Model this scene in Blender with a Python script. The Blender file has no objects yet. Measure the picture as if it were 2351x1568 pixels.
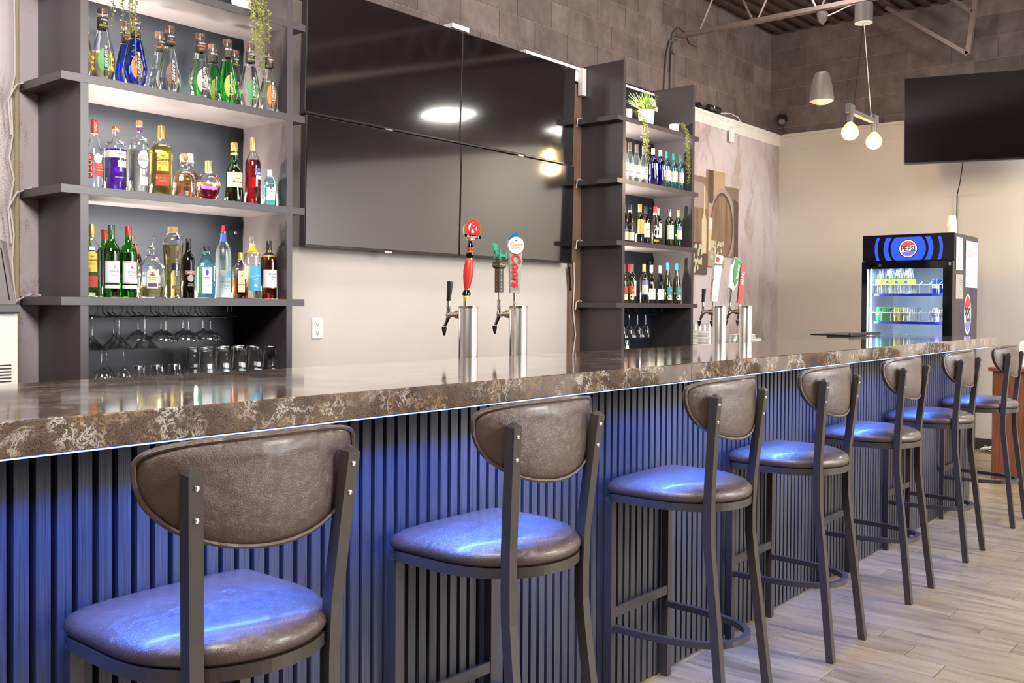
import bpy, math, random
from mathutils import Vector, Matrix
random.seed(7)
S = bpy.context.scene
C = S.collection
PI = math.pi
cos, sin = math.cos, math.sin

# ------------------------------------------------------------------ camera
H = 1.32
YAW, PITCH, ROLL, FPX, CYP = 0.8773, -0.0148, 0.0065, 2197.05, 733.88
_f = Vector((sin(YAW)*cos(PITCH), cos(YAW)*cos(PITCH), sin(PITCH)))
_r0 = Vector((cos(YAW), -sin(YAW), 0)); _u0 = _r0.cross(_f)
_r = _r0*cos(ROLL) + _u0*sin(ROLL); _u = _u0*cos(ROLL) - _r0*sin(ROLL)
cd = bpy.data.cameras.new('camera'); cam = bpy.data.objects.new('camera', cd); C.objects.link(cam)
M4 = Matrix((( _r.x, _u.x, -_f.x, 0), (_r.y, _u.y, -_f.y, 0), (_r.z, _u.z, -_f.z, H), (0, 0, 0, 1)))
cam.matrix_world = M4
cd.sensor_width = 36; cd.lens = FPX/2351*36; cd.shift_y = -(784-CYP)/2351; cd.clip_start = .02; cd.clip_end = 60
S.camera = cam
def px(p):
    d = Vector(p)-Vector((0, 0, H)); z = d.dot(_f)
    if z <= .05: return (-9999, -9999)
    return (1175.5+FPX*d.dot(_r)/z, CYP-FPX*d.dot(_u)/z)

# ------------------------------------------------------------------ view, world, large lights
S.view_settings.view_transform = 'Standard'; S.view_settings.look = 'None'
S.view_settings.exposure = 1.0; S.view_settings.gamma = 1; S.view_settings.use_curve_mapping = False
S.cycles.use_denoising = True
S.cycles.max_bounces = 12; S.cycles.transmission_bounces = 10; S.cycles.transparent_max_bounces = 24; S.cycles.glossy_bounces = 5
S.cycles.diffuse_bounces = 3; S.cycles.caustics_refractive = False; S.cycles.caustics_reflective = False
S.cycles.sample_clamp_indirect = 4
W = bpy.data.worlds.new('world'); S.world = W; W.use_nodes = True
W.node_tree.nodes['Background'].inputs[0].default_value = (1, .96, .97, 1)
W.node_tree.nodes['Background'].inputs[1].default_value = .35
def area(name, loc, size, power, col, target=None, sy=None, spread=None):
    l = bpy.data.lights.new(name, 'AREA'); l.energy = power; l.color = col
    l.size = size
    if sy: l.shape = 'RECTANGLE'; l.size_y = sy
    if spread: l.spread = spread
    o = bpy.data.objects.new(name, l); C.objects.link(o); o.location = loc
    d = (Vector(target)-Vector(loc)) if target else Vector((0, 0, -1))
    o.rotation_euler = d.to_track_quat('-Z', 'Y').to_euler()
    return o
WARM = (1, .86, .72)
area('ceiling_lamp_room', (5.2, -3.6, 3.9), 2.2, 260, (1, .94, .87), (4.6, 2.2, .9))
area('ceiling_lamp_left', (.2, .9, 3.9), 1.6, 120, (1, .94, .93), (2.6, 4.0, 1.2))
area('ceiling_lamp_bar', (5.0, 3.1, 4.12), 6.5, 36, (1, .93, .85), (5.0, 3.2, 0), sy=.4)
area('ceiling_lamp_far', (8.6, .3, 3.42), .5, 34, (1, .95, .88), (8.9, .4, 0))
area('front_fill_lamp', (6.8, -4.9, 1.9), 5.5, 170, (.93, .95, 1), (6.8, 2, 1.3), sy=2.2)  # added cool fill from behind the camera; no window is modelled there
for i, (x0, x1, pw) in enumerate(((.1, 1.3, 8.5), (1.35, 2.5, 9), (2.6, 3.9, 8), (3.95, 5.4, 7), (5.45, 7.1, 5))):
    area('led_strip_lamp', ((x0+x1)/2, 1.672, 1.052), x1-x0, pw, (.07, .20, 1.0), ((x0+x1)/2, 1.56, 0), sy=.012, spread=2.1)

# ------------------------------------------------------------------ materials
MATS = {}
def nodes(name):
    m = bpy.data.materials.new(name); m.use_nodes = True
    nt = m.node_tree; b = nt.nodes['Principled BSDF']; MATS[name] = m
    return m, nt, b, nt.nodes, nt.links
def setp(b, **k):
    for a, v in k.items():
        i = b.inputs[a.replace('_', ' ')]
        i.default_value = (*v, 1) if isinstance(v, tuple) and len(v) == 3 else v
def mat(name, col, rough=.5, metal=0, bump=0, bscale=200, emit=None, es=0, coat=0, var=0):
    m, nt, b, N, L = nodes(name)
    setp(b, Base_Color=col, Roughness=rough, Metallic=metal)
    if coat: setp(b, Coat_Weight=coat, Coat_Roughness=.05)
    if emit: setp(b, Emission_Color=emit, Emission_Strength=es)
    tc = N.new('ShaderNodeTexCoord')
    if bump:
        n = N.new('ShaderNodeTexNoise'); n.inputs['Scale'].default_value = bscale; n.inputs['Detail'].default_value = 4
        L.new(tc.outputs['Object'], n.inputs['Vector'])
        bp = N.new('ShaderNodeBump'); bp.inputs['Strength'].default_value = bump; bp.inputs['Distance'].default_value = .002
        L.new(n.outputs[0], bp.inputs['Height']); L.new(bp.outputs[0], b.inputs['Normal'])
    if var:
        n = N.new('ShaderNodeTexNoise'); n.inputs['Scale'].default_value = 3; n.inputs['Detail'].default_value = 5
        L.new(tc.outputs['Object'], n.inputs['Vector'])
        r = N.new('ShaderNodeMix'); r.data_type = 'RGBA'
        r.inputs[6].default_value = (*[c*(1-var) for c in col], 1); r.inputs[7].default_value = (*[min(1, c*(1+var)) for c in col], 1)
        L.new(n.outputs[0], r.inputs[0]); L.new(r.outputs[2], b.inputs['Base Color'])
    return m
def ramp(N, stops):
    r = N.new('ShaderNodeValToRGB'); e = r.color_ramp.elements
    while len(e) < len(stops): e.new(.5)
    for i, (p, c) in enumerate(stops): e[i].position = p; e[i].color = (*c, 1)
    return r
def noise(N, L, src, scale, detail=6, rough=.6, dist=0, mapscale=None):
    n = N.new('ShaderNodeTexNoise'); n.inputs['Scale'].default_value = scale; n.inputs['Detail'].default_value = detail
    n.inputs['Roughness'].default_value = rough; n.inputs['Distortion'].default_value = dist
    if mapscale:
        mp = N.new('ShaderNodeMapping'); mp.inputs['Scale'].default_value = mapscale
        L.new(src, mp.inputs[0]); src = mp.outputs[0]
    L.new(src, n.inputs['Vector']); return n
def mix(N, L, fac, a, b, mode='MIX'):
    m = N.new('ShaderNodeMix'); m.data_type = 'RGBA'; m.blend_type = mode
    for i, v in ((0, fac), (6, a), (7, b)):
        if hasattr(v, 'is_output') or hasattr(v, 'links'): L.new(v, m.inputs[i])
        elif isinstance(v, tuple): m.inputs[i].default_value = (*v, 1)
        else: m.inputs[i].default_value = v
    return m.outputs[2]
def geo(N): return N.new('ShaderNodeNewGeometry').outputs['Position']

def m_block():
    m, nt, b, N, L = nodes('painted_block'); oi = N.new('ShaderNodeObjectInfo')
    n = noise(N, L, geo(N), 5, 6, .65); n2 = noise(N, L, geo(N), 90, 3)
    c = ramp(N, [(.3, (.085, .065, .060)), (.7, (.175, .138, .130))]); L.new(n.outputs[0], c.inputs[0])
    v = N.new('ShaderNodeMapRange'); L.new(oi.outputs['Random'], v.inputs[0]); v.inputs[3].default_value = .80; v.inputs[4].default_value = 1.12
    h = N.new('ShaderNodeHueSaturation'); L.new(c.outputs[0], h.inputs['Color']); L.new(v.outputs[0], h.inputs['Value']); L.new(h.outputs[0], b.inputs['Base Color'])
    setp(b, Roughness=.85); bp = N.new('ShaderNodeBump'); bp.inputs['Strength'].default_value = .17; bp.inputs['Distance'].default_value = .003
    L.new(n2.outputs[0], bp.inputs['Height']); L.new(bp.outputs[0], b.inputs['Normal'])
m_block()
def m_tile():
    m, nt, b, N, L = nodes('wood_tile'); oi = N.new('ShaderNodeObjectInfo')
    tc = N.new('ShaderNodeTexCoord'); ad = N.new('ShaderNodeVectorMath'); ad.operation = 'MULTIPLY_ADD'
    L.new(oi.outputs['Random'], ad.inputs[0]); ad.inputs[1].default_value = (37, 91, 13); L.new(geo(N), ad.inputs[2])
    n = noise(N, L, ad.outputs[0], 1, 8, .62, 1.2, (16, 2.2, 4)); n2 = noise(N, L, ad.outputs[0], 1, 4, .5, 0, (150, 9, 9))
    n3 = noise(N, L, geo(N), 2.2, 4, .5)
    c = ramp(N, [(.30, (.225, .165, .09)), (.5, (.37, .295, .17)), (.72, (.47, .385, .235))]); L.new(n.outputs[0], c.inputs[0])
    o = mix(N, L, .18, c.outputs[0], n2.outputs[0], 'OVERLAY'); v = N.new('ShaderNodeMapRange')
    L.new(oi.outputs['Random'], v.inputs[0]); v.inputs[3].default_value = .86; v.inputs[4].default_value = 1.1
    h = N.new('ShaderNodeHueSaturation'); L.new(o, h.inputs['Color']); L.new(v.outputs[0], h.inputs['Value'])
    L.new(h.outputs[0], b.inputs['Base Color']); r = N.new('ShaderNodeMapRange'); L.new(n3.outputs[0], r.inputs[0])
    r.inputs[3].default_value = .22; r.inputs[4].default_value = .42; L.new(r.outputs[0], b.inputs['Roughness'])
m_tile()
def m_stone():
    m, nt, b, N, L = nodes('brown_quartz'); g = geo(N)
    w = noise(N, L, g, 7, 3, .5)
    ad = N.new('ShaderNodeVectorMath'); ad.operation = 'MULTIPLY_ADD'; L.new(w.outputs[1], ad.inputs[0]); ad.inputs[1].default_value = (.06, .06, .06); L.new(g, ad.inputs[2])
    big = noise(N, L, ad.outputs[0], 9, 5, .6); base = ramp(N, [(.32, (.070, .055, .046)), (.48, (.130, .094, .070)), (.62, (.19, .132, .088))]); L.new(big.outputs[0], base.inputs[0])
    sp = noise(N, L, g, 420, 2, .5); s1 = ramp(N, [(.36, (.45, .45, .45)), (.5, (1, 1, 1)), (.68, (1.25, 1.2, 1.1))]); L.new(sp.outputs[0], s1.inputs[0])
    c0 = mix(N, L, 1.0, base.outputs[0], s1.outputs[0], 'MULTIPLY')
    v = noise(N, L, ad.outputs[0], 24, 10, .74, .25); vr = ramp(N, [(.472, (0, 0, 0)), (.496, (1, 1, 1)), (.504, (1, 1, 1)), (.528, (0, 0, 0))]); L.new(v.outputs[0], vr.inputs[0])
    mk = noise(N, L, g, 9, 3, .5); mr = ramp(N, [(.46, (0, 0, 0)), (.56, (1, 1, 1))]); L.new(mk.outputs[0], mr.inputs[0])
    f = mix(N, L, 1.0, vr.outputs[0], mr.outputs[0], 'MULTIPLY')
    vt = noise(N, L, g, 13, 2); vc = ramp(N, [(.40, (.36, .24, .12)), (.52, (.66, .61, .54))]); L.new(vt.outputs[0], vc.inputs[0])
    L.new(mix(N, L, f, c0, vc.outputs[0]), b.inputs['Base Color'])
    setp(b, Roughness=.10, Coat_Weight=.8, Coat_Roughness=.065, IOR=1.7, Coat_IOR=1.5)
m_stone()
def m_mural():
    m, nt, b, N, L = nodes('marble_mural'); g = geo(N)
    n = noise(N, L, g, 1, 8, .6, .9, (1.3, 1.3, .9)); c = ramp(N, [(.28, (.44, .36, .37)), (.5, (.60, .535, .545)), (.7, (.50, .455, .52))]); L.new(n.outputs[0], c.inputs[0])
    v = noise(N, L, g, 1, 9, .72, 1.6, (2.2, 2.2, .8)); vr = ramp(N, [(.50, (0, 0, 0)), (.56, (1, 1, 1)), (.62, (.4, .4, .4)), (.68, (0, 0, 0))]); L.new(v.outputs[0], vr.inputs[0])
    s = noise(N, L, g, 160, 4, .7); sr = ramp(N, [(.44, (0, 0, 0)), (.56, (1, 1, 1))]); L.new(s.outputs[0], sr.inputs[0])
    f = mix(N, L, 1, vr.outputs[0], sr.outputs[0], 'MULTIPLY')
    gold = noise(N, L, g, 4, 2); gc = ramp(N, [(.4, (.30, .17, .08)), (.6, (.36, .28, .23))]); L.new(gold.outputs[0], gc.inputs[0])
    fm = N.new('ShaderNodeMath'); fm.operation = 'MULTIPLY'; fm.inputs[1].default_value = 1.0; L.new(f, fm.inputs[0])
    L.new(mix(N, L, fm.outputs[0], c.outputs[0], gc.outputs[0]), b.inputs['Base Color']); setp(b, Roughness=.33)
m_mural()
def grain(name, c1, c2, rough, scale, bump=.25, coat=0):
    m, nt, b, N, L = nodes(name); oi = N.new('ShaderNodeObjectInfo')
    ad = N.new('ShaderNodeVectorMath'); ad.operation = 'MULTIPLY_ADD'; L.new(oi.outputs['Random'], ad.inputs[0]); ad.inputs[1].default_value = (37, 11, 13); L.new(geo(N), ad.inputs[2])
    n = noise(N, L, ad.outputs[0], 1, 6, .65, .3, scale); c = ramp(N, [(.35, c1), (.65, c2)]); L.new(n.outputs[0], c.inputs[0]); L.new(c.outputs[0], b.inputs['Base Color'])
    bp = N.new('ShaderNodeBump'); bp.inputs['Strength'].default_value = bump; bp.inputs['Distance'].default_value = .002; L.new(n.outputs[0], bp.inputs['Height']); L.new(bp.outputs[0], b.inputs['Normal'])
    setp(b, Roughness=rough)
grain('slat_wood', (.030, .031, .036), (.085, .085, .095), .42, (420, 420, 5), .5)
grain('podium_wood', (.20, .065, .035), (.32, .12, .07), .35, (60, 60, 3), .1)
grain('barrel_wood', (.15, .09, .055), (.30, .20, .125), .6, (22, 22, 2.5), 0)
def m_leather():
    m, nt, b, N, L = nodes('brown_leather'); tc = N.new('ShaderNodeTexCoord')
    n = noise(N, L, tc.outputs['Object'], 9, 6, .7, .8); c = ramp(N, [(.3, (.054, .032, .024)), (.7, (.088, .056, .043))]); L.new(n.outputs[0], c.inputs[0]); L.new(c.outputs[0], b.inputs['Base Color'])
    vo = N.new('ShaderNodeTexVoronoi'); vo.inputs['Scale'].default_value = 420; L.new(tc.outputs['Object'], vo.inputs['Vector'])
    w = noise(N, L, tc.outputs['Object'], 38, 8, .75, 1.2); ad = N.new('ShaderNodeMath'); ad.operation = 'MULTIPLY_ADD'; L.new(vo.outputs[0], ad.inputs[0]); ad.inputs[1].default_value = .22; L.new(w.outputs[0], ad.inputs[2])
    bp = N.new('ShaderNodeBump'); bp.inputs['Strength'].default_value = .5; bp.inputs['Distance'].default_value = .004; L.new(ad.outputs[0], bp.inputs['Height']); L.new(bp.outputs[0], b.inputs['Normal'])
    setp(b, Roughness=.31, Specular_IOR_Level=.9, Coat_Weight=.3, Coat_Roughness=.18)
m_leather()
def glass(name, col=(1, 1, 1), tint=.03, rough=0.0):
    """thin glass wall: clear, with a reflection that grows at grazing angles"""
    m = bpy.data.materials.new(name); m.use_nodes = True; nt = m.node_tree; nt.nodes.clear(); N, L = nt.nodes, nt.links; MATS[name] = m
    o = N.new('ShaderNodeOutputMaterial'); t = N.new('ShaderNodeBsdfTransparent'); t.inputs[0].default_value = (*col, 1)
    g = N.new('ShaderNodeBsdfGlossy'); g.inputs[1].default_value = max(rough, .02); g.inputs[0].default_value = (1, 1, 1, 1)
    lw = N.new('ShaderNodeLayerWeight'); lw.inputs[0].default_value = .28; mr = N.new('ShaderNodeMapRange'); L.new(lw.outputs['Fresnel'], mr.inputs[0])
    mr.inputs[1].default_value = 0; mr.inputs[2].default_value = 1; mr.inputs[3].default_value = tint; mr.inputs[4].default_value = .75
    x = N.new('ShaderNodeMixShader'); L.new(mr.outputs[0], x.inputs[0]); L.new(t.outputs[0], x.inputs[1]); L.new(g.outputs[0], x.inputs[2]); L.new(x.outputs[0], o.inputs[0])
    return m
def liquid(name, col, rough=0.02, ior=1.34, trans=1.0):
    m, nt, b, N, L = nodes(name); setp(b, Base_Color=col, Roughness=rough, IOR=ior, Transmission_Weight=trans); return m
glass('clear_glass', (.97, .98, .98), .06); glass('window_glass', (.97, .98, 1), .02)
glass('frosted_glass', (.86, .92, .92), .05, .25); glass('thin_green_glass', (.18, .60, .10), .06); glass('thin_olive_glass', (.42, .46, .06), .06)
glass('thin_aqua_glass', (.62, .90, .95), .06); glass('thin_brown_glass', (.55, .22, .04), .06); glass('thin_blue_glass', (.04, .10, .85), .06)
for n, c in dict(clear=(.97, .97, .95), pale=(.95, .93, .80), green=(.03, .75, .10), deep_green=(.08, .45, .03), olive=(.42, .40, .03), gold=(.98, .74, .12), yellow=(.98, .93, .30), blue=(.01, .10, .85),
                 purple=(.22, .03, .62), red=(.60, .01, .03), crimson=(.55, .01, .08), amber=(.75, .22, .02), brown=(.30, .07, .01), honey=(.93, .80, .35), aqua=(.60, .93, .93), frost=(.90, .95, .95)).items():
    liquid('liquid_'+n, c, .35 if n == 'frost' else .02)
mat('dark_drink', (.012, .008, .006), .12, coat=.5)
mat('panel_dark', (.062, .053, .057), .33, bump=.06, bscale=300, var=.12); mat('panel_back', (.012, .015, .023), .32)
mat('cream_wall', (.63, .58, .515), .55, bump=.1, bscale=500, var=.04); mat('white_trim', (.82, .79, .76), .35)
mat('pink_wall', (.66, .57, .58), .5, var=.05)
mat('grout', (.36, .31, .26), .8); mat('mortar', (.24, .185, .175), .9); mat('deck_metal', (.085, .058, .055), .5, .3, var=.35)
mat('joist_metal', (.28, .22, .20), .42, .6); mat('black_plastic', (.012, .012, .014), .35); mat('black_gloss', (.004, .004, .005), .06)
setp(mat('screen', (.003, .0022, .0032), .075).node_tree.nodes['Principled BSDF'], IOR=2.35); mat('bezel', (.05, .045, .045), .2, .6); mat('silver', (.75, .75, .77), .15, 1)
mat('stool_metal', (.078, .068, .062), .36, .45, bump=.05, bscale=400); mat('weld_metal', (.30, .28, .26), .4, .7)
mat('steel', (.80, .78, .74), .27, 1); mat('faucet_chrome', (.70, .66, .60), .12, 1); mat('brass', (.85, .50, .18), .2, 1)
mat('white_plastic', (.80, .79, .77), .4); mat('off_white', (.78, .74, .66), .5); mat('white', (.88, .87, .86), .5); mat('paper', (.62, .62, .64), .7)
mat('black_text', (.02, .02, .02), .5); mat('grey_text', (.25, .25, .26), .5); mat('red', (.62, .03, .03), .35); mat('tap_red', (.60, .03, .03), .4)
mat('gold', (.80, .52, .16), .28, .8); mat('label_cream', (.80, .70, .50), .6); mat('label_yellow', (.85, .62, .10), .6); mat('label_gold', (.66, .42, .10), .5)
mat('label_red', (.55, .06, .04), .6); mat('label_blue', (.06, .12, .50), .5); mat('label_periwinkle', (.22, .25, .55), .5); mat('label_sky', (.08, .42, .70), .5); mat('label_teal', (.05, .25, .33), .5); mat('label_grey', (.42, .40, .36), .5)
mat('label_purple', (.14, .06, .20), .5); mat('label_green', (.10, .40, .12), .5); mat('label_lime', (.42, .60, .06), .5); mat('label_black', (.022, .014, .012), .4); mat('label_brown', (.20, .11, .06), .5); mat('label_orange', (.75, .28, .06), .5)
mat('cap_brown', (.10, .045, .03), .35); mat('cap_red', (.55, .03, .02), .3); mat('cap_green', (.04, .12, .06), .3); mat('cap_teal', (.01, .20, .20), .25); mat('cap_copper', (.62, .25, .09), .25, .8); mat('cork', (.55, .33, .17), .7)
mat('cap_white', (.80, .80, .82), .35); mat('cap_grey', (.22, .18, .16), .4); mat('cap_blue', (.05, .30, .55), .3); mat('cap_navy', (.015, .02, .06), .3); mat('cap_black', (.02, .02, .02), .3)
mat('leaf_green', (.34, .36, .07), .5, var=.3); mat('leaf_dark', (.20, .22, .05), .5, var=.3); mat('grass_blade', (.40, .62, .10), .5, var=.3); mat('petal', (.85, .80, .74), .6)
mat('print_dark', (.10, .062, .050), .5, var=.2); mat('print_tan', (.42, .30, .19), .5, var=.2); mat('print_mid', (.22, .15, .115), .5, var=.25); mat('print_wine', (.60, .50, .34), .4); mat('print_grape', (.52, .52, .34), .5); mat('print_rim', (.33, .27, .24), .5); mat('print_pale', (.70, .66, .62), .5)
mat('led_white', (1, 1, 1), .5, emit=(1, .90, .72), es=45); mat('led_blue', (.2, .3, 1), .5, emit=(.20, .38, 1), es=2.2); mat('led_cool', (1, 1, 1), .5, emit=(.80, .93, 1), es=7)
mat('bulb_filament', (1, .8, .5), .5, emit=(1, .72, .36), es=120); glass('bulb_glass', (1, .95, .85), .06)
_nt = MATS['bulb_glass'].node_tree; _o = [n for n in _nt.nodes if n.type == 'OUTPUT_MATERIAL'][0]; _e = _nt.nodes.new('ShaderNodeEmission'); _e.inputs[0].default_value = (1, .70, .36, 1); _e.inputs[1].default_value = .55; _a = _nt.nodes.new('ShaderNodeAddShader')
_nt.links.new(_o.inputs[0].links[0].from_socket, _a.inputs[0]); _nt.links.new(_e.outputs[0], _a.inputs[1]); _nt.links.new(_a.outputs[0], _o.inputs[0])
mat('sign_navy', (.006, .004, .012), .12); mat('sign_blue', (.01, .04, .3), .2, emit=(.03, .10, .9), es=.45); mat('sign_white', (.9, .9, .9), .2, emit=(1, 1, 1), es=.42); mat('sign_red', (.7, .05, .06), .2, emit=(1, .12, .13), es=.22)
mat('sign_royal', (.1, .1, .6), .2, emit=(.25, .25, 1), es=.25); mat('fridge_wrap', (.050, .042, .045), .35); mat('wrap_blue', (.045, .05, .20), .35); mat('fridge_inner', (.50, .60, .74), .4); mat('shelf_blue', (.02, .035, .50), .3)
mat('can_blue', (.015, .06, .45), .25, .5); mat('can_silver', (.75, .76, .80), .25, .8); mat('can_green', (.02, .40, .12), .25, .5); mat('can_yellow', (.60, .55, .15), .25, .6)
mat('pos_brown', (.075, .052, .045), .35); mat('pos_base', (.07, .065, .065), .4); mat('tap_stone', (.42, .39, .34), .4); mat('muskoka_grey', (.048, .040, .038), .45); mat('chair_green', (.03, .36, .22), .4); mat('peak_blue', (.02, .25, .50), .2, .3)
mat('tap_green', (.02, .28, .05), .45); mat('floor_brown', (.15, .09, .06), .5); mat('baseboard_dark', (.05, .04, .035), .5); mat('wire_white', (.75, .70, .66), .5); mat('wire_yellow', (.46, .40, .22), .5); mat('backbar_top', (.05, .045, .043), .2)
mat('speaker_grey', (.115, .10, .095), .45); mat('speaker_front', (.52, .45, .40), .6); mat('towel', (.82, .80, .78), .9, bump=.6, bscale=200); mat('plate', (.80, .78, .74), .25); mat('opposite_wall', (.55, .50, .46), .7); mat('strip_stone', (.20, .12, .075), .5, var=.5)

# ------------------------------------------------------------------ mesh helpers
class B:
    def __init__(s): s.v = []; s.f = []
    def add(s, v, f):
        o = len(s.v); s.v += [tuple(p) for p in v]; s.f += [tuple(i+o for i in q) for q in f]; return s
    def box(s, a, b, bev=0):
        (x0, y0, z0), (x1, y1, z1) = a, b
        if bev:
            e = bev; P = []
            for z, q in ((z0, e), (z0+e, 0), (z1-e, 0), (z1, e)):
                P += [(x0+q, y0+q, z), (x1-q, y0+q, z), (x1-q, y1-q, z), (x0+q, y1-q, z)]
            F = [(3, 2, 1, 0), (12, 13, 14, 15)]
            for k in range(3):
                for i in range(4): j = (i+1) % 4; F.append((4*k+i, 4*k+j, 4*k+4+j, 4*k+4+i))
            return s.add(P, F)
        return s.add([(x0, y0, z0), (x1, y0, z0), (x1, y1, z0), (x0, y1, z0), (x0, y0, z1), (x1, y0, z1), (x1, y1, z1), (x0, y1, z1)],
                     [(3, 2, 1, 0), (4, 5, 6, 7), (0, 1, 5, 4), (1, 2, 6, 5), (2, 3, 7, 6), (3, 0, 4, 7)])
    def lathe(s, prof, n=20, c=(0, 0, 0), axis='z', ex=2, sx=1, sy=1, cap=True, rot=0):
        P = []; F = []
        for (r, z) in prof:
            for i in range(n):
                a = 2*PI*i/n + rot; k = (abs(cos(a))**ex+abs(sin(a))**ex)**(-1/ex) if ex != 2 else 1
                x, y = r*k*cos(a)*sx, r*k*sin(a)*sy
                q = (x, y, z) if axis == 'z' else ((z, x, y) if axis == 'x' else (y, z, x))
                P.append((q[0]+c[0], q[1]+c[1], q[2]+c[2]))
        m = len(prof)
        for k in range(m-1):
            for i in range(n): j = (i+1) % n; F.append((k*n+i, k*n+j, (k+1)*n+j, (k+1)*n+i))
        if cap: F.append(tuple(reversed(range(n)))); F.append(tuple(range((m-1)*n, m*n)))
        return s.add(P, F)
    def tube(s, path, w, h=None, n=8, ref=(1, 0, 0), closed=False, scale=None):
        """round (h None, radius w) or rectangular (w along ref, h across) sweep"""
        path = [Vector(p) for p in path]; m = len(path); P = []; F = []; ref = Vector(ref)
        sec = [(cos(2*PI*i/n)*w, sin(2*PI*i/n)*w) for i in range(n)] if h is None else [(-w/2, -h/2), (w/2, -h/2), (w/2, h/2), (-w/2, h/2)]
        n = len(sec)
        for k, p in enumerate(path):
            a = path[(k-1) % m] if (closed or k) else p; b = path[(k+1) % m] if (closed or k < m-1) else p
            t = (b-a).normalized(); u = ref - t*ref.dot(t)
            if u.length < 1e-4: u = Vector((0, 0, 1)) - t*t.z
            u.normalize(); v = t.cross(u); sc = scale[k] if scale else 1
            for (i, j) in sec: P.append(tuple(p+u*i*sc+v*j*sc))
        for k in range(m if closed else m-1):
            kk = (k+1) % m
            for i in range(n): j = (i+1) % n; F.append((k*n+i, k*n+j, kk*n+j, kk*n+i))
        if not closed: F.append(tuple(reversed(range(n)))); F.append(tuple(range((m-1)*n, m*n)))
        return s.add(P, F)
    def prism(s, poly, y0, y1, f=lambda x, y, z: (x, y, z)):
        n = len(poly); P = [f(x, y0, z) for x, z in poly]+[f(x, y1, z) for x, z in poly]
        F = [tuple(range(n)), tuple(reversed(range(n, 2*n)))]+[(i, i+n, (i+1) % n+n, (i+1) % n) for i in range(n)]
        return s.add(P, F)
    def ball(s, c, r, n=8, sz=1):
        pr = [(max(r*sin(PI*k/n), .0004), -r*sz*cos(PI*k/n)) for k in range(n+1)]
        return s.lathe(pr, 2*n, c)
    def xf(s, f): s.v = [tuple(f(*p)) for p in s.v]; return s
    def mesh(s, name, m, smooth=False, ang=None):
        me = bpy.data.meshes.new(name); me.from_pydata(s.v, [], s.f); me.materials.append(MATS[m])
        if smooth:
            me.polygons.foreach_set('use_smooth', [True]*len(me.polygons))
            if ang is not None: me.set_sharp_from_angle(angle=ang)
        me.update(); return me
def obj(name, me, parent=None, loc=None, rot=None, label=None):
    o = bpy.data.objects.new(name, me); C.objects.link(o)
    if parent is not None: o.parent = parent
    if loc: o.location = loc
    if rot: o.rotation_euler = rot
    if label: o['label'] = label
    return o
def part(name, b, m, parent=None, smooth=False, loc=None, rot=None, label=None, ang=.6):
    return obj(name, b.mesh(name, m, smooth, ang if smooth else None), parent, loc, rot, label)
def tag(o, label, cat, group=None):
    o['label'] = label; o['category'] = cat
    if group: o['group'] = group
    return o
def thing(name, label, cat, loc=(0, 0, 0), rot=(0, 0, 0), group=None):
    o = bpy.data.objects.new(name, None); o.empty_display_size = .05; C.objects.link(o); o.location = loc; o.rotation_euler = rot
    return tag(o, label, cat, group)
def struct(name, b, m, parent=None, smooth=False):
    o = part(name, b, m, parent, smooth); o['kind'] = 'structure'; return o
def dup(root, loc, rotz=0, label=None, group=None):
    r = root.copy(); C.objects.link(r); r.location = loc; r.rotation_euler = (0, 0, rotz)
    if label: r['label'] = label
    if group: r['group'] = group
    for ch in list(root.children):
        c = ch.copy(); C.objects.link(c); c.parent = r
        for g in list(ch.children): d = g.copy(); C.objects.link(d); d.parent = c
    return r
TX = {}
def text_geo(s, shear=0, vertical=False, cw=1.0, bold=0):
    k = (s, shear, cw, bold)
    if k not in TX:
        cu = bpy.data.curves.new('t', 'FONT'); cu.body = s; cu.size = 1; cu.align_x = 'CENTER'; cu.align_y = 'CENTER'; cu.shear = shear; cu.resolution_u = 2; cu.offset = bold
        o = bpy.data.objects.new('t', cu); C.objects.link(o); dg = bpy.context.evaluated_depsgraph_get(); me = o.evaluated_get(dg).to_mesh()
        v = [(p.co.x*cw, p.co.y) for p in me.vertices]; f = [tuple(q.vertices) for q in me.polygons]; o.evaluated_get(dg).to_mesh_clear()
        bpy.data.objects.remove(o); x0 = min(p[0] for p in v); x1 = max(p[0] for p in v); y0 = min(p[1] for p in v); y1 = max(p[1] for p in v)
        v = [(p[0]-(x0+x1)/2, p[1]-(y0+y1)/2) for p in v]; TX[k] = (v, f, x1-x0, y1-y0)
    return TX[k]
def text(s, m, parent, h=None, w=None, f=None, rot=0, name='lettering', shear=0, bold=0, cw=1.0):
    """flat lettering (x right, z up, facing -y) of height h or width w, then mapped by f(x,z)"""
    v, fc, tw, th = text_geo(s, shear, False, cw, bold); k = h/th if h else w/tw; c, sn = cos(rot), sin(rot); b = B()
    b.add([f((x*c-y*sn)*k, (x*sn+y*c)*k) for x, y in v], fc)
    return part(name, b, m, parent)
def flat(x0, z0, y, d=-1): return lambda x, z: (x0+x, y, z0+z)

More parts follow.
